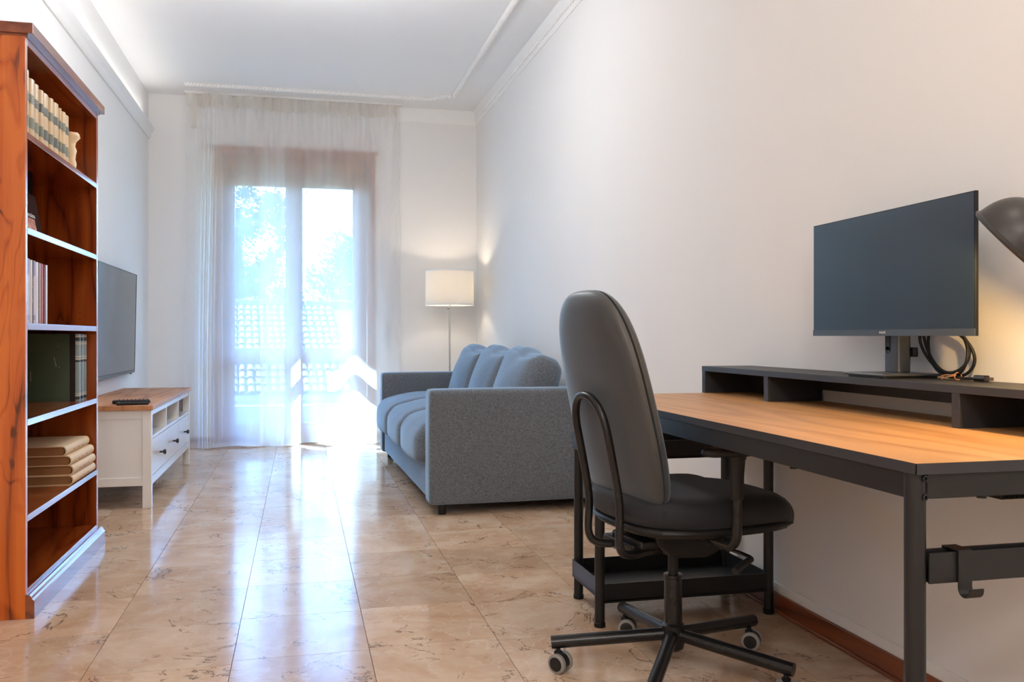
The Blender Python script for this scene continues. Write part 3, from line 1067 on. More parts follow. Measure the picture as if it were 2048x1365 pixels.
for i, (y0, y1, m, hh, lab) in enumerate(spec):
    r = thing('slim_book', lab + ', third shelf', 'book', (-1.0, (y0 + y1) / 2, z3), group='slim volumes on the third shelf')
    yc, hw = standing_book(r, y0, y1, -0.915, 0.17, z3, z3 + hh, m, None, 0.004)
    if i in (0, 2):
        spine_band(r, 'spine_band', yc, hw, -0.915, 0.004, z3 + hh - 0.055, z3 + hh - 0.002, bookmat('mauve_band', lin(156, 146, 182), 0.05, 0.4))
        spine_band(r, 'spine_band', yc, hw, -0.915, 0.004, z3 + 0.012, z3 + 0.03, bookmat('mauve_foot', lin(160, 152, 186), 0.05, 0.4))
    if i in (1, 3):
        obj('edge_strip', box(-1.0, y1 - 0.0024, z3, -0.9145, y1 - 0.0005 + 0.001, z3 + hh), M_maroon, r)
    if i == 6:
        obj('edge_strip', box(-0.99, y1 - 0.016, z3 + 0.001, -0.9135, y1 + 0.0008, z3 + hh), M_whitec, r)
    if i in (0, 1, 2, 3, 5):
        bm = bmesh.new()
        for k in range(22):
            zz = z3 + 0.05 + k * 0.0056
            bx(bm, -0.9149, yc - hw * 0.4, zz, -0.9143, yc + hw * R.uniform(0.1, 0.5), zz + 0.0022)
        obj('spine_print', bm, plain('spine_lettering', lin(232, 226, 214), 0.5) if i != 5 else M_lett, r)

# fourth shelf: three large green albums with dark striped spines
M_green = plain('green_cloth_board', lin(54, 74, 54), 0.55, 0.10, 60, 0.05)
M_spineG = bookmat('grey_green_leather', lin(126, 140, 140), 0.18, 0.32)
M_spineD = bookmat('dark_leather', lin(40, 36, 38), 0.12, 0.35)
M_cream = plain('cream_stripe', lin(216, 200, 172), 0.5)
z4 = 0.671
for i, (y0, y1, lab) in enumerate(((4.178, 4.236, 'nearest green album with a scuffed cover, fourth shelf'), (4.238, 4.290, 'middle green album with a striped spine, fourth shelf'),
                                   (4.292, 4.346, 'farthest green album against the bookcase side, fourth shelf'))):
    xs = -0.932
    r = thing('green_album', lab, 'book', (xs - 0.14, (y0 + y1) / 2, z4), group='green albums on the fourth shelf')
    hh = 0.292 - 0.001 * i
    yc, hw = standing_book(r, y0, y1, xs, 0.30, z4, z4 + hh, M_green, None, 0.012)
    spine_band(r, 'leather_spine', yc, hw, xs, 0.012, z4 + 0.0005, z4 + hh - 0.0005, M_spineG, 0.001)
    bm = bmesh.new()
    bx(bm, xs - 0.034, y0 - 0.0012, z4 + 0.0005, xs - 0.012, y0 + 0.0012, z4 + hh - 0.0005)
    obj('leather_hinge', bm, M_spineD, r)
    for zz, w in ((0.024, 0.003), (0.032, 0.002), (0.182, 0.003), (0.192, 0.003), (0.247, 0.003), (0.254, 0.002), (0.280, 0.003)):
        spine_band(r, 'spine_stripe', yc, hw, xs, 0.012, z4 + zz, z4 + zz + w, M_cream, 0.0016)
    for zz, w in ((0.008, 0.012), (0.262, 0.014), (0.170, 0.008)):
        spine_band(r, 'dark_band', yc, hw, xs, 0.012, z4 + zz, z4 + zz + w, M_spineD, 0.0014)
    if i == 0:
        bm = bmesh.new()
        for a, b in (((-1.02, 0.15), (-1.028, 0.19)), ((-1.01, 0.236), (-1.016, 0.238)), ((-1.12, 0.09), (-1.121, 0.13)), ((-1.008, 0.146), (-1.006, 0.15))):
            tube(bm, [(a[0], y0 - 0.0002, z4 + a[1]), (b[0], y0 - 0.0002, z4 + b[1])], 0.0007, 4)
        obj('cover_scratch', bm, M_cream, r)

# fifth shelf: four thick cream books lying in a stack
z5 = 0.345
th = 0.040
slab = [('lowest', -0.899, 0.0), ('second lowest', -0.899, 0.004), ('second highest', -0.905, -0.004), ('topmost', -0.922, -0.012)]
for i, (nm, xs, dy) in enumerate(slab):
    za = z5 + i * th
    y0, y1 = 3.948 + dy, 4.352 + min(dy, 0)
    r = thing('cream_book', 'thick cream book lying flat on the fifth shelf, %s of the stack' % nm, 'book', (xs - 0.12, 4.15, za), group='cream books stacked on the fifth shelf')
    bm = bmesh.new()
    zc, hz, rd, dp, bt = za + th / 2, th / 2, 0.016, 0.27, 0.003
    outer = [(xs - dp, za), (xs - rd, za)]
    for k in range(1, 8):
        a = -PI / 2 + PI * k / 8
        outer.append((xs - rd + rd * math.cos(a), zc + hz * math.sin(a)))
    outer += [(xs - rd, za + th), (xs - dp, za + th), (xs - dp, za + th - bt), (xs - rd - 0.004, za + th - bt)]
    for k in range(7, 0, -1):
        a = -PI / 2 + PI * k / 8
        outer.append((xs - rd - 0.002 + (rd - bt) * math.cos(a), zc + (hz - bt) * math.sin(a)))
    outer += [(xs - rd - 0.004, za + bt), (xs - dp, za + bt)]
    prism(bm, outer, 'y', y0, y1)
    obj('binding', bm, M_vellum2, r, smooth=40)
    bm = bmesh.new()
    pp = [(xs - dp + 0.006, za + bt), (xs - rd - 0.006, za + bt)]
    for k in range(1, 8):
        a = -PI / 2 + PI * k / 8
        pp.append((xs - rd - 0.006 + (rd - 0.004) * math.cos(a), zc + (hz - bt) * math.sin(a)))
    pp += [(xs - rd - 0.006, za + th - bt), (xs - dp + 0.006, za + th - bt)]
    prism(bm, pp, 'y', y0 + 0.006, y1 - 0.006)
    obj('page_block', bm, M_pages, r, smooth=30)
    bm = bmesh.new()
    for k in range(3):
        bx(bm, xs - 0.0006, 4.05 + k * 0.07, zc - 0.006, xs + 0.0004, 4.09 + k * 0.07, zc - 0.002)
    obj('spine_print', bm, plain('faded_red_print', lin(190, 140, 120), 0.6), r)

# ------------------------------------------------------------------ television and its bench
tv = thing('television', 'large flat television hung on the left wall behind the bookcase', 'television', (-1.24, 6.62, 0.68))
MT = Matrix.Translation((-1.215, 6.62, 1.42)) @ Matrix.Rotation(rad(1.2), 4, 'Y')


def tvb(*a):
    b = box(*a)
    b.transform(MT)
    return b


obj('back_cover', tvb(-0.035, -0.665, -0.742, -0.004, 0.665, 0.0), M_plastic, tv)
obj('screen', tvb(-0.004, -0.662, -0.722, 0.0, 0.662, -0.004), M_tvs, tv)
bm = bmesh.new()
for q in ((-0.667, -0.744, 0.667, -0.724), (-0.667, -0.003, 0.667, 0.001), (-0.667, -0.744, -0.663, 0.001), (0.663, -0.744, 0.667, 0.001)):
    bx(bm, -0.006, q[0], q[1], 0.002, q[2], q[3])
bm.transform(MT)
obj('bezel', bm, M_gloss, tv)
obj('sensor_foot', tvb(-0.006, 0.50, -0.752, 0.002, 0.56, -0.744), M_gloss, tv)
bm = box(XL + 0.002, 6.40, 0.9, -1.238, 6.84, 1.25)
obj('wall_bracket', bm, M_blackm, tv)

tb_ = thing('television_bench', 'white television bench with a stained pine top under the television', 'tv bench', (-1.02, 6.13, 0))
TX0, TX1, TY0, TY1 = -1.262, -0.80, 5.25, 7.02
obj('bench_top', box(TX0, TY0 - 0.012, 0.543, -0.790, TY1 + 0.012, 0.57), M_pine, tb_, bevel=0.002)
lw = 0.046
for x0, y0 in ((TX1 - lw, TY0), (TX1 - lw, TY1 - lw), (TX0, TY0), (TX0, TY1 - lw)):
    obj('leg', box(x0, y0, 0, x0 + lw, y0 + lw, 0.543), M_white, tb_, bevel=0.002)
for y0 in (TY0 + 0.004, TY1 - 0.024):
    obj('side_rail', box(TX0 + lw, y0, 0.495, TX1 - lw, y0 + 0.02, 0.543), M_white, tb_, bevel=0.002)
    obj('side_rail', box(TX0 + lw, y0, 0.125, TX1 - lw, y0 + 0.02, 0.172), M_white, tb_, bevel=0.002)
    obj('side_panel', box(TX0 + lw, y0 + 0.006, 0.17, TX1 - lw, y0 + 0.014, 0.497), M_white, tb_)
obj('front_rail', box(TX1 - 0.022, TY0 + lw, 0.513, TX1 - 0.003, TY1 - lw, 0.543), M_white, tb_)
obj('bottom_rail', box(TX1 - 0.022, TY0 + lw, 0.125, TX1 - 0.003, TY1 - lw, 0.171), M_white, tb_, bevel=0.0015)
obj('middle_shelf', box(TX0 + 0.02, TY0 + 0.03, 0.378, TX1 - 0.003, TY1 - 0.03, 0.398), M_white, tb_)
obj('base_panel', box(TX0 + 0.02, TY0 + 0.03, 0.150, TX1 - 0.03, TY1 - 0.03, 0.165), M_white, tb_)
obj('back_panel', box(TX0 + 0.004, TY0 + 0.03, 0.15, TX0 + 0.012, TY1 - 0.03, 0.543), M_white, tb_)
w3 = (TY1 - TY0 - 2 * lw) / 3
for k in (1, 2):
    y = TY0 + lw + k * w3
    obj('divider', box(TX0 + 0.02, y - 0.010, 0.398, TX1 - 0.004, y + 0.010, 0.543), M_white, tb_)
for k in range(3):
    y = TY0 + lw + k * w3
    d = obj('drawer', box(TX1 - 0.40, y + 0.004, 0.175, TX1 - 0.003, y + w3 - 0.004, 0.374), M_white, tb_, bevel=0.002)
    bm = bmesh.new()
    lathe(bm, [(0.006, 0), (0.0055, 0.014), (0.006, 0.018), (0.013, 0.022), (0.0155, 0.028), (0.014, 0.034), (0.008, 0.037), (0.002, 0.0375)], 16, axis_matrix((TX1 - 0.003, y + w3 / 2, 0.272), (1, 0, 0)))
    obj('knob', bm, M_dkknob, d, smooth=60)


def remote(label, c, rz, l, w, h, rnd, nb):
    t = thing('remote_control', label, 'remote control', (c[0], c[1], 0.57), rz, 'remote controls on the television bench')
    bm = bmesh.new()
    cushion(bm, (l / 2, w / 2, h / 2), rnd, n=8, M=Matrix.Translation((0, 0, h / 2)))
    obj('remote_body', bm, M_plastic, t, local=True, smooth=60)
    for i in range(nb[0]):
        for j in range(nb[1]):
            bm = bmesh.new()
            cushion(bm, (0.0032, 0.0032, 0.0012), 0.001, n=4, M=Matrix.Translation((-l * 0.42 + i * l * 0.84 / (nb[0] - 1), -w * 0.28 + j * w * 0.56 / (nb[1] - 1), h + 0.0006)))
            obj('remote_button', bm, M_tyre if i == 0 else M_gloss, t, local=True)


remote('slim flat black remote control lying nearer on the pine bench top', (-0.905, 5.30, 0), rad(6), 0.165, 0.036, 0.014, 0.003, (7, 3))
remote('rounded black remote control lying behind the slim one on the bench', (-0.93, 5.41, 0), rad(6), 0.20, 0.046, 0.022, 0.010, (9, 3))

# ------------------------------------------------------------------ sofa
so = thing('sofa', 'grey three seat fabric sofa with back cushions against the right wall', 'sofa', (0.665, 4.67, 0), rad(1.2))
SL, SD, AW, AH = 2.395, 0.915, 0.15, 0.668   # length (y), depth (x), arm width, arm height


def sofa_part(name, half, c, r, puff=(0, 0, 0), rot=None, n=14, wob=0.0, seed=0, parent=so):
    bm = bmesh.new()
    Mx = Matrix.Translation(c)
    if rot:
        Mx = Mx @ Matrix.Rotation(rot[1], 4, rot[0])
    cushion(bm, half, r, puff, n, Mx, wob, seed)
    return obj(name, bm, M_sofa, parent, local=True, smooth=80)


for y in (AW / 2, SL - AW / 2):
    arm = sofa_part('armrest', (SD / 2, AW / 2, (AH - 0.055) / 2), (SD / 2, y, 0.055 + (AH - 0.055) / 2), 0.022, (0.004, 0.004, 0.004), n=16)
sofa_part('seat_base', (0.41, (SL - 2 * AW) / 2, 0.11), (0.425, SL / 2, 0.175), 0.014, n=12)
sofa_part('back_frame', (0.09, (SL - 2 * AW) / 2 + 0.02, 0.30), (SD - 0.10, SL / 2, 0.36), 0.03, n=12)
cw = (SL - 2 * AW) / 3
for k in range(3):
    yc = AW + cw * (k + 0.5)
    # seat cushion: nose hangs slightly over the base
    bm = bmesh.new()
    cushion(bm, (0.40, cw / 2 - 0.002, 0.105), 0.07, (0.02, 0.0, 0.030), 20, None, 0.004, k * 3.1)
    for v in bm.verts:
        t = max(0.0, (-v.co.x - 0.10) / 0.30)
        v.co.z += -0.055 * t * t - (0.02 * t if v.co.z < 0 else 0.0)
        v.co.z += -0.012 * max(0, v.co.x) / 0.4
    bm.transform(Matrix.Translation((0.355, yc, 0.405)))
    obj('seat_cushion', bm, M_sofa, so, local=True, smooth=80)
    bm = bmesh.new()
    cushion(bm, (0.10, cw / 2 - 0.006, 0.215), 0.07, (0.055, 0.0, 0.03), 20, None, 0.006, k * 5.7 + 1)
    for v in bm.verts:      # soft creased crown, sagging to one side
        if v.co.z > 0:
            s = v.co.y / (cw / 2)
            v.co.z += 0.026 * math.sin(2.6 * s - 0.5) * (v.co.z / 0.215) + 0.004 * math.sin(26 * v.co.y + 9 * v.co.x) * (v.co.z / 0.215) ** 3
    bm.transform(Matrix.Translation((0.655, yc, 0.640)) @ Matrix.Rotation(rad(19), 4, 'Y'))
    obj('back_cushion', bm, M_sofa, so, local=True, smooth=80)
for x, y in ((0.075, 0.045), (SD - 0.05, 0.10), (0.075, SL - 0.045), (SD - 0.05, SL - 0.10), (0.40, SL / 2)):
    bm = bmesh.new()
    lathe(bm, [(0.019, 0), (0.022, 0.004), (0.024, 0.062)], 16, Matrix.Translation((x, y, 0)))
    obj('leg', bm, M_plastic, so, local=True, smooth=40)

# ------------------------------------------------------------------ floor lamp
FX, FY = 1.282, 7.75
fl = thing('floor_lamp', 'lit floor lamp with a white drum shade on a steel pole behind the sofa', 'lamp', (FX, FY, 0))
bm = bmesh.new()
lathe(bm, [(0.14, 0), (0.14, 0.014), (0.13, 0.022), (0.02, 0.028), (0.012, 0.034)], 32, Matrix.Translation((FX, FY, 0)))
obj('lamp_base', bm, M_chrome, fl, smooth=40)
bm = bmesh.new()
cyl(bm, FX, FY, 0.03, 1.27, 0.0085, 16)
obj('pole', bm, M_chrome, fl, smooth=40)
bm = bmesh.new()
SR, Z0, Z1 = 0.212, 1.222, 1.530
lathe(bm, [(SR, Z0), (SR, Z1), (SR - 0.002, Z1), (SR - 0.002, Z0)], 48, Matrix.Translation((FX, FY, 0)), caps=False)
for a, b in ((0, 3),):
    pass
shd = obj('lamp_shade', bm, M_shade, fl, smooth=40)
M_trimband = plain('shade_trim', (0.80, 0.81, 0.83), 0.7)
for za, zb in ((Z0, Z0 + 0.012), (Z1 - 0.012, Z1)):
    bm = bmesh.new()
    lathe(bm, [(SR + 0.0006, za), (SR + 0.0012, za), (SR + 0.0012, zb), (SR + 0.0006, zb)], 48, Matrix.Translation((FX, FY, 0)), caps=False)
    obj('trim_band', bm, M_trimband, shd, smooth=40)
bm = bmesh.new()
for k in range(3):
    a = 2 * PI * k / 3 + 0.4
    tube(bm, [(FX, FY, 1.262), (FX + (SR - 0.002) * math.cos(a), FY + (SR - 0.002) * math.sin(a), 1.262)], 0.002, 6)
obj('shade_carrier', bm, M_white, fl)
bm = bmesh.new()
lathe(bm, [(0.012, 1.27), (0.014, 1.30), (0.030, 1.335), (0.030, 1.36), (0.018, 1.385), (0.004, 1.392)], 20, Matrix.Translation((FX, FY, 0)))
obj('bulb', bm, M_bulb, fl, smooth=60)
bm = bmesh.new()
tube(bm, [(FX - 0.009, FY - 0.004, 1.195), (FX - 0.02, FY - 0.01, 1.19)], 0.003, 8)
obj('switch', bm, M_plastic, fl)
light('floor_lamp_bulb', 'POINT', (FX, FY, 1.40), 3.6, (1.0, 0.84, 0.64), shadow_soft_size=0.03)

# ------------------------------------------------------------------ desk
DX0, DX1, DY0, DY1 = 0.958, 1.600, 1.234, 2.945
dk = thing('desk', 'long desk with an oak top and black steel frame along the right wall', 'desk', (1.28, 2.09, 0))
obj('desk_top', box(DX0 + 0.0012, DY0 + 0.0012, 0.7325, DX1, DY1 - 0.0012, 0.7503), M_desk, dk)
bm = bmesh.new()
e = 0.0012
bx(bm, DX0, DY0, 0.7322, DX0 + e, DY1, 0.750)
bx(bm, DX0, DY0, 0.7322, DX1, DY0 + e, 0.750)
bx(bm, DX0, DY1 - e, 0.7322, DX1, DY1, 0.750)
obj('edge_band', bm, M_blackb, dk)
obj('front_apron', box(DX0 + 0.004, DY0 + 0.03, 0.690, DX0 + 0.024, 2.76, 0.732), M_blackm, dk, bevel=0.002)
obj('back_apron', box(DX1 - 0.03, DY0 + 0.05, 0.690, DX1 - 0.01, 2.76, 0.732), M_blackm, dk, bevel=0.002)
obj('end_apron', box(DX0 + 0.030, DY0 + 0.012, 0.690, DX1 - 0.04, DY0 + 0.032, 0.732), M_blackm, dk, bevel=0.002)
obj('end_apron', box(DX0 + 0.02, 2.76, 0.690, DX1 - 0.04, 2.78, 0.732), M_blackm, dk, bevel=0.002)
LR = 0.0168


def leg(x, y, z1):
    bm = bmesh.new()
    lathe(bm, [(LR, 0.018), (LR, z1)], 24, Matrix.Translation((x, y, 0)))
    l = obj('leg', bm, M_blackm, dk, smooth=40)
    bm = bmesh.new()
    lathe(bm, [(LR + 0.001, 0), (LR + 0.002, 0.003), (LR + 0.002, 0.014), (LR - 0.002, 0.018)], 24, Matrix.Translation((x, y, 0)))
    obj('foot_cap', bm, M_plastic, l, smooth=40)


leg(DX0 + 0.001 + LR, DY0 + 0.026, 0.732)
leg(DX1 - 0.03, DY0 + 0.026, 0.732)
leg(0.957, 2.775, 0.70)
leg(1.568, 2.775, 0.732)
leg(0.986, 3.094, 0.606)
leg(1.568, 3.094, 0.606)
bm = bmesh.new()
for z in (0.722, 0.692):
    M0 = axis_matrix((DX0 + 0.001 + LR + 0.0045, DY0 + 0.026 - 0.0150, z + 0.002), (0.16, -1, 0))
    lathe(bm, [(0.0056, 0), (0.0056, 0.0045), (0.0030, 0.0045), (0.0030, 0.001)], 14, M0)
obj('bolt', bm, M_gloss, dk, smooth=40)
# low end rail, a channel open at the top
bm = bmesh.new()
bx(bm, DX0 + 0.031, DY0 + 0.008, 0.553, DX1 - 0.045, DY0 + 0.012, 0.603)
bx(bm, DX0 + 0.035, DY0 + 0.036, 0.553, DX1 - 0.045, DY0 + 0.040, 0.603)
bx(bm, DX0 + 0.035, DY0 + 0.012, 0.553, DX1 - 0.045, DY0 + 0.036, 0.557)
obj('end_rail', bm, M_blackm, dk, bevel=0.001)
# small glides under the aprons
bm = bmesh.new()
for x, y in ((DX0 + 0.014, 1.62), (1.10, DY0 + 0.022)):
    lathe(bm, [(0.008, 0.686), (0.008, 0.692)], 12, Matrix.Translation((x, y, 0)))
obj('apron_stud', bm, M_plastic, dk)
# cable tray of steel mesh below the back of the top
bm = bmesh.new()
tx0, tx1, ty0, ty1, tz = 1.36, 1.56, 1.50, 2.40, 0.628
k = 0
while ty0 + k * 0.012 <= ty1:
    y = ty0 + k * 0.012
    bx(bm, tx0, y, tz, tx1, y + 0.003, tz + 0.002)
    k += 1
k = 0
while tx0 + k * 0.012 <= tx1 + 0.001:
    x = tx0 + k * 0.012
    bx(bm, x, ty0, tz, x + 0.003, ty1 + 0.003, tz + 0.002)
    k += 1
bx(bm, tx0, ty0, tz, tx0 + 0.003, ty1, 0.733)
bx(bm, tx1, ty0, tz, tx1 + 0.003, ty1, 0.733)
obj('cable_tray', bm, M_blackm, dk)
# tray shelves between the far legs
for z0, z1, bot in ((0.545, 0.606, 0.55), (0.078, 0.141, 0.084)):
    bm = bmesh.new()
    xa, xb, ya, yb = 0.966, 1.566, 2.763, 3.106
    bx(bm, xa, ya, bot, xb, yb, bot + 0.003)
    for q in ((xa, ya, xb, ya + 0.003), (xa, yb - 0.003, xb, yb), (xa, ya, xa + 0.003, yb), (xb - 0.003, ya, xb, yb)):
        bx(bm, q[0], q[1], z0, q[2], q[3], z1)
    obj('tray', bm, M_blackm, dk)

hk = thing('hook', 'black steel hook hung over the low end rail of the desk', 'hook', (1.05, DY0 + 0.02, 0.52))
bm = bmesh.new()
ya, yb = DY0 + 0.0045, DY0 + 0.042
pth = [(yb, 0.585), (yb, 0.6055), (ya, 0.6055), (ya, 0.552)] + [(ya - 0.013 + 0.013 * math.cos(a), 0.546 + -0.013 * math.sin(a)) for a in [PI * k / 8 for k in range(0, 8)]] + [(ya - 0.0262, 0.549)]
th_ = 0.0022
L_, R_ = [], []
for i in range(len(pth)):
    p = Vector(pth[i])
    t = (Vector(pth[min(i + 1, len(pth) - 1)]) - Vector(pth[max(i - 1, 0)])).normalized()
    nrm = Vector((-t.y, t.x)) * th_ * 0.5
    L_.append(tuple(p + nrm)); R_.append(tuple(p - nrm))
x0, x1 = 1.040, 1.066
lo = [[bm.verts.new((x, L_[i][0], L_[i][1])) for x in (x0, x1)] + [bm.verts.new((x, R_[i][0], R_[i][1])) for x in (x1, x0)] for i in range(len(pth))]
for a, b in zip(lo, lo[1:]):
    ring_faces(bm, a, b)
bm.faces.new(lo[0][::-1]); bm.faces.new(lo[-1])
obj('hook_strip', bm, M_blackm, hk, smooth=40)

# ------------------------------------------------------------------ riser on the desk
RX, RT = 1.410, 0.846
rs = thing('desk_riser', 'long black riser shelf standing on the back of the oak desk', 'shelf', (1.51, 2.1, 0.7503))
ZD = 0.7503
obj('riser_top', box(RX, DY0, RT - 0.018, 1.606, 2.965, RT), M_blackb, rs, bevel=0.0008)
for y0 in (2.940, 2.501, 1.676, DY0):
    obj('divider', box(RX + 0.001, y0, ZD, 1.600, y0 + 0.025, RT - 0.018), M_blackb, rs, bevel=0.0008)
obj('back_strip', box(1.588, 1.70, RT - 0.06, 1.603, 2.501, RT - 0.018), M_blackb, rs)
for ya, yb in ((2.526, 2.94), (DY0 + 0.025, 1.676)):
    obj('back_panel', box(1.588, ya, ZD, 1.603, yb, RT - 0.018), M_blackb, rs)

# ------------------------------------------------------------------ monitor
mo = thing('monitor', 'wide dark computer monitor standing on the riser of the desk', 'monitor', (1.51, 2.035, RT))
MM = Matrix.Translation((1.482, 2.035, 1.118)) @ Matrix.Rotation(rad(-1.5), 4, 'Z') @ Matrix.Rotation(rad(0), 4, 'Y')


def mbx(*a):
    b = box(*a)
    b.transform(MM)
    return b


mw, mh = 0.337, 0.1635
bm = mbx(-0.002, -mw, -mh, 0.0065, mw, mh)
obj('monitor_case', bm, M_plastic, mo, bevel=0.001)
bm = bmesh.new()
cushion(bm, (0.020, 0.27, 0.12), 0.015, n=8, M=MM @ Matrix.Translation((0.026, 0, -0.01)))
obj('rear_bulge', bm, M_plastic, mo, smooth=60)
obj('screen', mbx(-0.0032, -mw + 0.003, -mh + 0.017, -0.0018, mw - 0.003, mh - 0.003), M_mons, mo)
obj('chin', mbx(-0.0038, -mw, -mh, -0.0018, mw, -mh + 0.017), plain('chin_plastic', (0.05, 0.06, 0.075), 0.4), mo)
FN = Matrix(((0, 0, -1, 0), (-1, 0, 0, 0), (0, 1, 0, 0), (0, 0, 0, 1)))   # text plane faces -x
text_mesh('maker_name', 'PHILIPS', 0.0084, M_silver, mo, WM[mo.name].inverted() @ MM @ Matrix.Translation((-0.0040, 0.0, -mh + 0.0085)) @ FN, 0.0002)
M_gun = plain('gunmetal', (0.10, 0.105, 0.115), 0.32, 0.06, 80, Metallic=0.7)
bm = bmesh.new()
bx(bm, 1.505, 2.008, RT + 0.010, 1.545, 2.066, 1.06)
neck = obj('neck', bm, M_gun, mo, bevel=0.007, seg=3)
bm = bmesh.new()
for k_, (ya, yb) in enumerate(((2.040, 2.058),)):
    bx(bm, 1.5035, ya, 0.918, 1.506, yb, 0.99)
    lathe(bm, [((yb - ya) / 2, 0), ((yb - ya) / 2, 0.0025)], 16, axis_matrix((1.5035, (ya + yb) / 2, 0.918), (1, 0, 0)))
obj('cable_slot', bm, M_plastic, neck)
bm = bmesh.new()
cushion(bm, (0.088, 0.085, 0.004), 0.0035, n=6, M=Matrix.Translation((1.508, 2.036, RT + 0.009)))
obj('stand_plate', bm, M_gun, mo, smooth=40)
bm = bmesh.new()
pl = []
for cx_, cy_, a0 in ((0.070, 0.066, 0), (-0.070, 0.066, 90), (-0.070, -0.066, 180), (0.070, -0.066, 270)):
    for k in range(6):
        a = rad(a0 + 18 * k)
        pl.append((1.508 + cx_ + 0.012 * math.cos(a), 2.036 + cy_ + 0.012 * math.sin(a)))
prism(bm, pl, 'z', RT, RT + 0.006)
obj('stand_foot', bm, M_gloss, mo)
bm = bmesh.new()
bx(bm, 1.545, 2.0, 0.90, 1.560, 2.03, 0.925)
obj('cable_clip', bm, M_plastic, mo, bevel=0.003)

# display cable: coiled loop, tied, plug on the riser
cb = thing('cable', 'coiled black display cable tied with a kraft strip beside the monitor stand', 'cable', (1.56, 1.88, RT))
bm = bmesh.new()
for k, (dy, dz, rr) in enumerate(((0, 0, 1.0), (0.003, 0.006, 0.95), (-0.004, -0.003, 0.98))):
    pts = []
    for i in range(40):
        a = 2 * PI * i / 40
        yy = 1.925 + dy - 0.082 * rr * math.cos(a) + 0.03 * math.sin(a) * 0.6
        zz = 0.920 + dz + 0.066 * rr * math.sin(a) - 0.006 * math.cos(a)
        pts.append((1.575 + 0.008 * math.sin(2 * a + k) + 0.004 * k, yy, max(zz, RT + 0.004)))
    tube(bm, pts, 0.0040, 8, closed=True)
tube(bm, curve([(1.572, 1.90, RT + 0.010), (1.57, 1.86, RT + 0.006), (1.565, 1.825, RT + 0.006), (1.56, 1.798, RT + 0.008)], 6), 0.0034, 8)
obj('cable_coil', bm, M_plastic, cb, smooth=60)
bm = bmesh.new()
prism(bm, [(1.553, RT + 0.001), (1.566, RT + 0.001), (1.570, RT + 0.008), (1.566, RT + 0.016), (1.553, RT + 0.016), (1.549, RT + 0.008)], 'y', 1.764, 1.798)
obj('plug', bm, M_plastic, cb, bevel=0.001)
obj('plug_tip', box(1.553, 1.750, RT + 0.004, 1.566, 1.764, RT + 0.012), plain('plug_contact', (0.12, 0.10, 0.085), 0.4, Metallic=0.6), cb)
bm = bmesh.new()
tube(bm, [(1.563 + 0.010 * math.cos(a), 1.862, RT + 0.010 + 0.009 * math.sin(a)) for a in [2 * PI * k / 14 for k in range(14)]], 0.0016, 6, closed=True)
tube(bm, curve([(1.556, 1.860, RT + 0.012), (1.545, 1.876, RT + 0.008), (1.540, 1.892, RT + 0.003)], 4), 0.0020, 6)
tube(bm, curve([(1.556, 1.864, RT + 0.012), (1.543, 1.884, RT + 0.012), (1.538, 1.896, RT + 0.006)], 4), 0.0018, 6)
obj('kraft_tie', bm, M_tie, cb, smooth=60)

# ------------------------------------------------------------------ desk lamp
dl = thing('desk_lamp', 'black dome desk lamp shining down at the right edge beside the monitor', 'lamp', (1.52, 1.33, RT))
rv, vv_ = Vector((0.9728, -0.2317, 0)), Vector((0.2317, 0.9728, 0))
LC = Vector((1.359, 1.475, 1.136))
vray = (vv_ + rv * 0.56).normalized()
ax = ((rv - vv_ * 0.56).normalized() * 0.741 + Vector((0, 0, 0.671)) - vray * 0.12).normalized()
LM = axis_matrix(LC, ax)
bm = bmesh.new()
prof = [(0.0865, -0.002), (0.0895, 0.0), (0.0895, 0.004), (0.086, 0.006)]
for k in range(1, 13):
    a = PI / 2 * k / 13
    prof.append((0.085 * math.cos(a) ** 0.8, 0.006 + 0.082 * math.sin(a)))
prof += [(0.014, 0.088), (0.014, 0.092)]
inner = [(max(0.004, r_ - 0.002), z_ - 0.002) for r_, z_ in prof[3:-1]][::-1]
lathe(bm, prof, 40, LM, caps=False)
lathe(bm, [(0.014, 0.0918)] + [(max(0.0005, r_ - 0.0025), z_ - 0.0025) for r_, z_ in prof[::-1][1:]], 40, LM, caps=False)
shade_o = obj('lamp_shade', bm, plain('satin_black_enamel', (0.035, 0.033, 0.031), 0.4, 0.05, 40), dl, smooth=50)
bm = bmesh.new()
lathe(bm, [(0.016, 0.088), (0.016, 0.12), (0.010, 0.126)], 20, LM)
obj('lamp_socket', bm, M_gloss, dl, smooth=40)
apex = LM @ Vector((0, 0, 0.122))
bm = bmesh.new()
tube(bm, curve([apex, apex + Vector((0.05, -0.03, 0.01)), (1.52, 1.32, 1.12), (1.52, 1.32, 0.98), (1.52, 1.32, RT + 0.012)], 8), 0.006, 10)
obj('lamp_stem', bm, M_gloss, dl, smooth=60)
bm = bmesh.new()
lathe(bm, [(0.06, RT), (0.06, RT + 0.012), (0.055, RT + 0.016), (0.008, RT + 0.018)], 28, Matrix.Translation((1.52, 1.32, 0)))
obj('lamp_base', bm, M_gloss, dl, smooth=40)
bm = bmesh.new()
lathe(bm, [(0.002, 0.046), (0.012, 0.048), (0.018, 0.055), (0.017, 0.062), (0.011, 0.074), (0.011, 0.085)], 18, LM)
obj('bulb', bm, M_bulb, dl, smooth=60)
light('desk_lamp_bulb', 'POINT', LM @ Vector((0, 0, 0.031)), 7.0, (1.0, 0.62, 0.22), shadow_soft_size=0.012)

# ------------------------------------------------------------------ office chair
CX, CY, PSI = 1.031, 2.354, rad(9)
ch = thing('office_chair', 'black swivel office chair with a tall padded back drawn up to the desk', 'chair', (CX, CY, 0), PSI)
LO = dict(local=True)
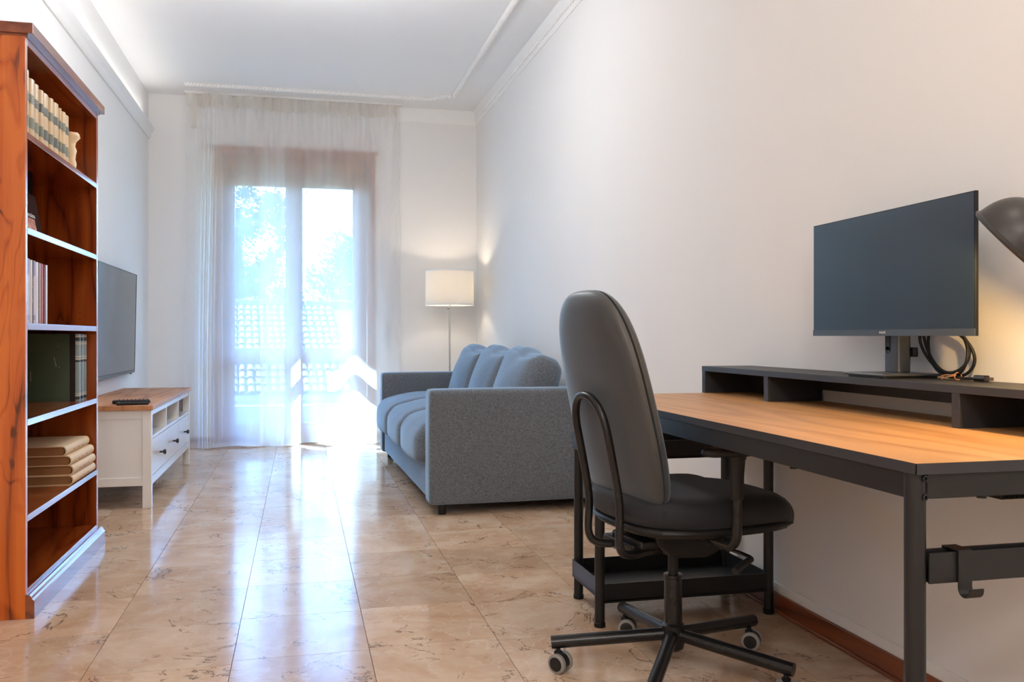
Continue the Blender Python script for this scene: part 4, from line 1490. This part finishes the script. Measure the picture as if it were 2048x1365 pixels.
# five star base
bm = bmesh.new()
lathe(bm, [(0.020, 0.062), (0.030, 0.070), (0.033, 0.085), (0.033, 0.135), (0.026, 0.142), (0.025, 0.268), (0.027, 0.270), (0.027, 0.278), (0.018, 0.279)], 28)
obj('gas_column', bm, M_gloss, ch, smooth=35, **LO)
bm = bmesh.new()
lathe(bm, [(0.0145, 0.276), (0.0145, 0.345)], 24)
obj('piston', bm, M_plastic, ch, smooth=40, **LO)


def caster_bm():
    pass


arm0 = cast0 = None
A0 = rad(165.9) - PSI
for k in range(5):
    a = A0 - 2 * PI * k / 5
    rot = Matrix.Rotation(a, 4, 'Z')
    bm = bmesh.new()
    p0, p1 = Vector((0.028, 0, 0.108)), Vector((0.346, 0, 0.082))
    tube(bm, [p0, p1], 0.018, 20)
    bm.transform(rot)
    obj('base_arm', bm, M_gloss, ch, smooth=40, **LO)
    # caster: fork and two wheels
    sw = [2.1, 2.5, 2.3, 1.0, 0.4][k]
    Mc = rot @ Matrix.Translation((0.326, 0, 0)) @ Matrix.Rotation(sw - a, 4, 'Z')
    bm = bmesh.new()
    lathe(bm, [(0.0065, 0.052), (0.0065, 0.075)], 12)
    lathe(bm, [(0.0125, 0.046), (0.0125, 0.056), (0.008, 0.060)], 16)
    # hood between the wheels
    prf = [(0.0265 * math.cos(PI * j / 12 - 0.35), 0.0275 + 0.0265 * math.sin(PI * j / 12 - 0.35)) for j in range(0, 15)]
    prism(bm, [(x - 0.008, z) for x, z in prf], 'y', -0.0085, 0.0085)
    bm.transform(Mc)
    ca = obj('caster', bm, M_plastic, ch, smooth=35, **LO)
    for s in (-1, 1):
        bm = bmesh.new()
        Mw = Mc @ axis_matrix((-0.008, s * 0.0175, 0.0275), (0, s, 0))
        lathe(bm, [(0.010, -0.008), (0.024, -0.008), (0.0275, -0.005), (0.0275, 0.005), (0.024, 0.008), (0.0195, 0.0082)], 28, Mw)
        obj('caster_wheel', bm, M_tyre, ca, smooth=40, **LO)
        bm = bmesh.new()
        lathe(bm, [(0.0198, 0.0070), (0.0198, 0.0086), (0.016, 0.0094), (0.004, 0.0098)], 24, Mw)
        obj('wheel_hub', bm, M_plastic, ca, smooth=40, **LO)
# under seat mechanism
bm = bmesh.new()
prism(bm, [(-0.10, 0.385), (-0.05, 0.345), (0.06, 0.338), (0.12, 0.36), (0.15, 0.40), (0.15, 0.43), (-0.12, 0.43)], 'y', -0.085, 0.085)
obj('tilt_mechanism', bm, M_plastic, ch, bevel=0.008, **LO)
bm = bmesh.new()
bx(bm, -0.165, -0.055, 0.352, -0.06, 0.115, 0.386)
bx(bm, -0.15, -0.075, 0.372, -0.04, 0.09, 0.40)
obj('back_bracket', bm, M_gloss, ch, bevel=0.008, seg=3, **LO)
# seat: upholstered cushion over a plastic shell


def seat_ring(t, grow, zc, dz):
    pass


bm = bmesh.new()
cushion(bm, (0.262, 0.238, 0.040), 0.036, (0.0, 0.0, 0.010), 18, Matrix.Translation((0.055, 0, 0.484)))
for v in bm.verts:
    x, y = v.co.x - 0.055, v.co.y
    s = (abs(x / 0.262) ** 26 + abs(y / 0.238) ** 26) ** (1 / 26)
    # round the plan corners
    k = (abs(x / 0.262) ** 3.2 + abs(y / 0.238) ** 3.2) ** (1 / 3.2)
    if k > 1e-6 and s > 0:
        f = s / k
        v.co.x, v.co.y = 0.055 + x * f, y * f
    if x > 0.10:
        v.co.z -= 0.030 * ((x - 0.10) / 0.162) ** 2
    if x < -0.1:
        v.co.z += 0.006 * ((-x - 0.1) / 0.162)
obj('seat', bm, M_seatf, ch, smooth=80, **LO)
bm = bmesh.new()
cushion(bm, (0.258, 0.235, 0.014), 0.012, (0, 0, 0.0), 14, Matrix.Translation((0.055, 0, 0.438)))
for v in bm.verts:
    x, y = v.co.x - 0.055, v.co.y
    s = (abs(x / 0.258) ** 26 + abs(y / 0.235) ** 26) ** (1 / 26)
    k = (abs(x / 0.258) ** 3.2 + abs(y / 0.235) ** 3.2) ** (1 / 3.2)
    f = s / k if k > 1e-6 else 1
    g_ = 1.0 if v.co.z > 0.44 else 0.95
    v.co.x, v.co.y = 0.055 + x * f * g_, y * f * g_
    if x > 0.10:
        v.co.z -= 0.004 * ((x - 0.10) / 0.162) ** 2
obj('seat_shell', bm, M_plastic, ch, smooth=60, **LO)

# backrest: rear shell and front cushion, leaning back
ZB0, ZB1 = 0.470, 1.078


def back_xs(z):
    return -0.150 - 0.232 * (z - 0.53) + 0.018 * max(0.0, (0.60 - z)) / 0.13 * 0.3


def back_w(t):
    W = 0.222 + (0.188 - 0.222) * (t + 1) / 2 + 0.012 * (1 - t * t)
    n = 3.6 if t < 0 else 3.2
    return max(0.002, W * (1 - abs(t) ** n) ** (1 / n) if abs(t) < 1 else 0.002)


def back_d(t):
    return max(0.0015, (1 - abs(t) ** 5) ** (1 / 2.2) if abs(t) < 1 else 0.0015)


def half_back(side, depth, inset, nt=34, na=26, exp=2.5):
    bm = bmesh.new()
    rings = []
    for i in range(nt + 1):
        t = math.sin(PI / 2 * (2 * i / nt - 1))
        t = max(-0.9995, min(0.9995, t))
        z = (ZB0 + ZB1) / 2 + t * (ZB1 - ZB0) / 2
        w = back_w(t) - inset
        w = max(w, 0.0015)
        d = depth * back_d(t)
        ring = []
        for k in range(na + 1):
            a = PI * k / na
            cy = math.cos(a)
            y = w * (abs(cy) ** (2 / exp)) * (1 if cy >= 0 else -1)
            dd = d * (math.sin(a) ** (2 / exp) if 0 < k < na else 0.0)
            ring.append((back_xs(z) + side * (0.0025 + dd), y, z))
        rings.append(ring)
    loft(bm, rings)
    return bm


obj('back_shell', half_back(-1, 0.046, 0.0), M_chairf, ch, smooth=50, **LO)
obj('back_cushion', half_back(1, 0.050, -0.003), M_chairf, ch, smooth=50, **LO)
bm = half_back(1, 0.0035, 0.006)
obj('seam', bm, M_plastic, ch, smooth=50, **LO)

# bent tube that carries the back
s = 0.088
pts = [(-0.10, -0.05, 0.366), (-0.185, -0.075, 0.366), (-0.222, -s, 0.395), (-0.222, -s, 0.50), (-0.243, -s, 0.62), (-0.262, -s * 0.98, 0.71), (-0.272, -s * 0.80, 0.757), (-0.279, -s * 0.45, 0.785), (-0.281, 0, 0.793)]
pts = pts + [(x, -y, z) for x, y, z in pts[-2::-1]]
bm = bmesh.new()
tube(bm, curve(pts, 7), 0.0112, 14)
obj('back_tube', bm, M_gloss, ch, smooth=60, **LO)
# armrests
for sg in (-1, 1):
    ya = sg * 0.279
    bm = bmesh.new()
    tube(bm, fillet([(0.012, sg * 0.09, 0.415), (0.012, ya - sg * 0.015, 0.415), (0.012, ya, 0.44), (0.012, ya, 0.56)], 0.05), 0.0135, 16)
    ar = obj('armrest_tube', bm, M_gloss, ch, smooth=60, **LO)
    bm = bmesh.new()
    tube(bm, [(0.012, sg * 0.08, 0.413), (0.012, sg * 0.17, 0.413)], 0.019, 16)
    obj('armrest_socket', bm, M_plastic, ch, smooth=40, **LO)
    bm = bmesh.new()
    lathe(bm, [(0.017, 0.535), (0.019, 0.545), (0.020, 0.60), (0.023, 0.635), (0.030, 0.652)], 20, Matrix.Translation((0.012, ya, 0)))
    for v in bm.verts:
        v.co.y = ya + (v.co.y - ya) * 0.75
    obj('armrest_sleeve', bm, M_plastic, ch, smooth=40, **LO)
    bm = bmesh.new()
    cushion(bm, (0.125, 0.040, 0.011), 0.0105, n=10, M=Matrix.Translation((0.035, ya, 0.660)))
    for v in bm.verts:
        x, y = v.co.x - 0.035, v.co.y - ya
        sx = max(abs(x) / 0.125, abs(y) / 0.04)
        k = (abs(x / 0.125) ** 2.6 + abs(y / 0.04) ** 2.6) ** (1 / 2.6)
        f = sx / k if k > 1e-6 else 1
        v.co.x, v.co.y = 0.035 + x * f, ya + y * f
    obj('armrest_pad', bm, M_plastic, ch, smooth=60, **LO)
# tilt lever with crank handle
bm = bmesh.new()
tube(bm, fillet([(0.03, -0.08, 0.392), (0.085, -0.20, 0.374), (0.085, -0.245, 0.372), (0.05, -0.262, 0.366)], 0.01), 0.005, 10)
lv = obj('tilt_lever', bm, M_gloss, ch, smooth=60, **LO)
bm = bmesh.new()
tube(bm, [(0.078, -0.250, 0.371), (0.0, -0.285, 0.355)], 0.009, 14)
obj('lever_grip', bm, M_plastic, lv, smooth=40, **LO)
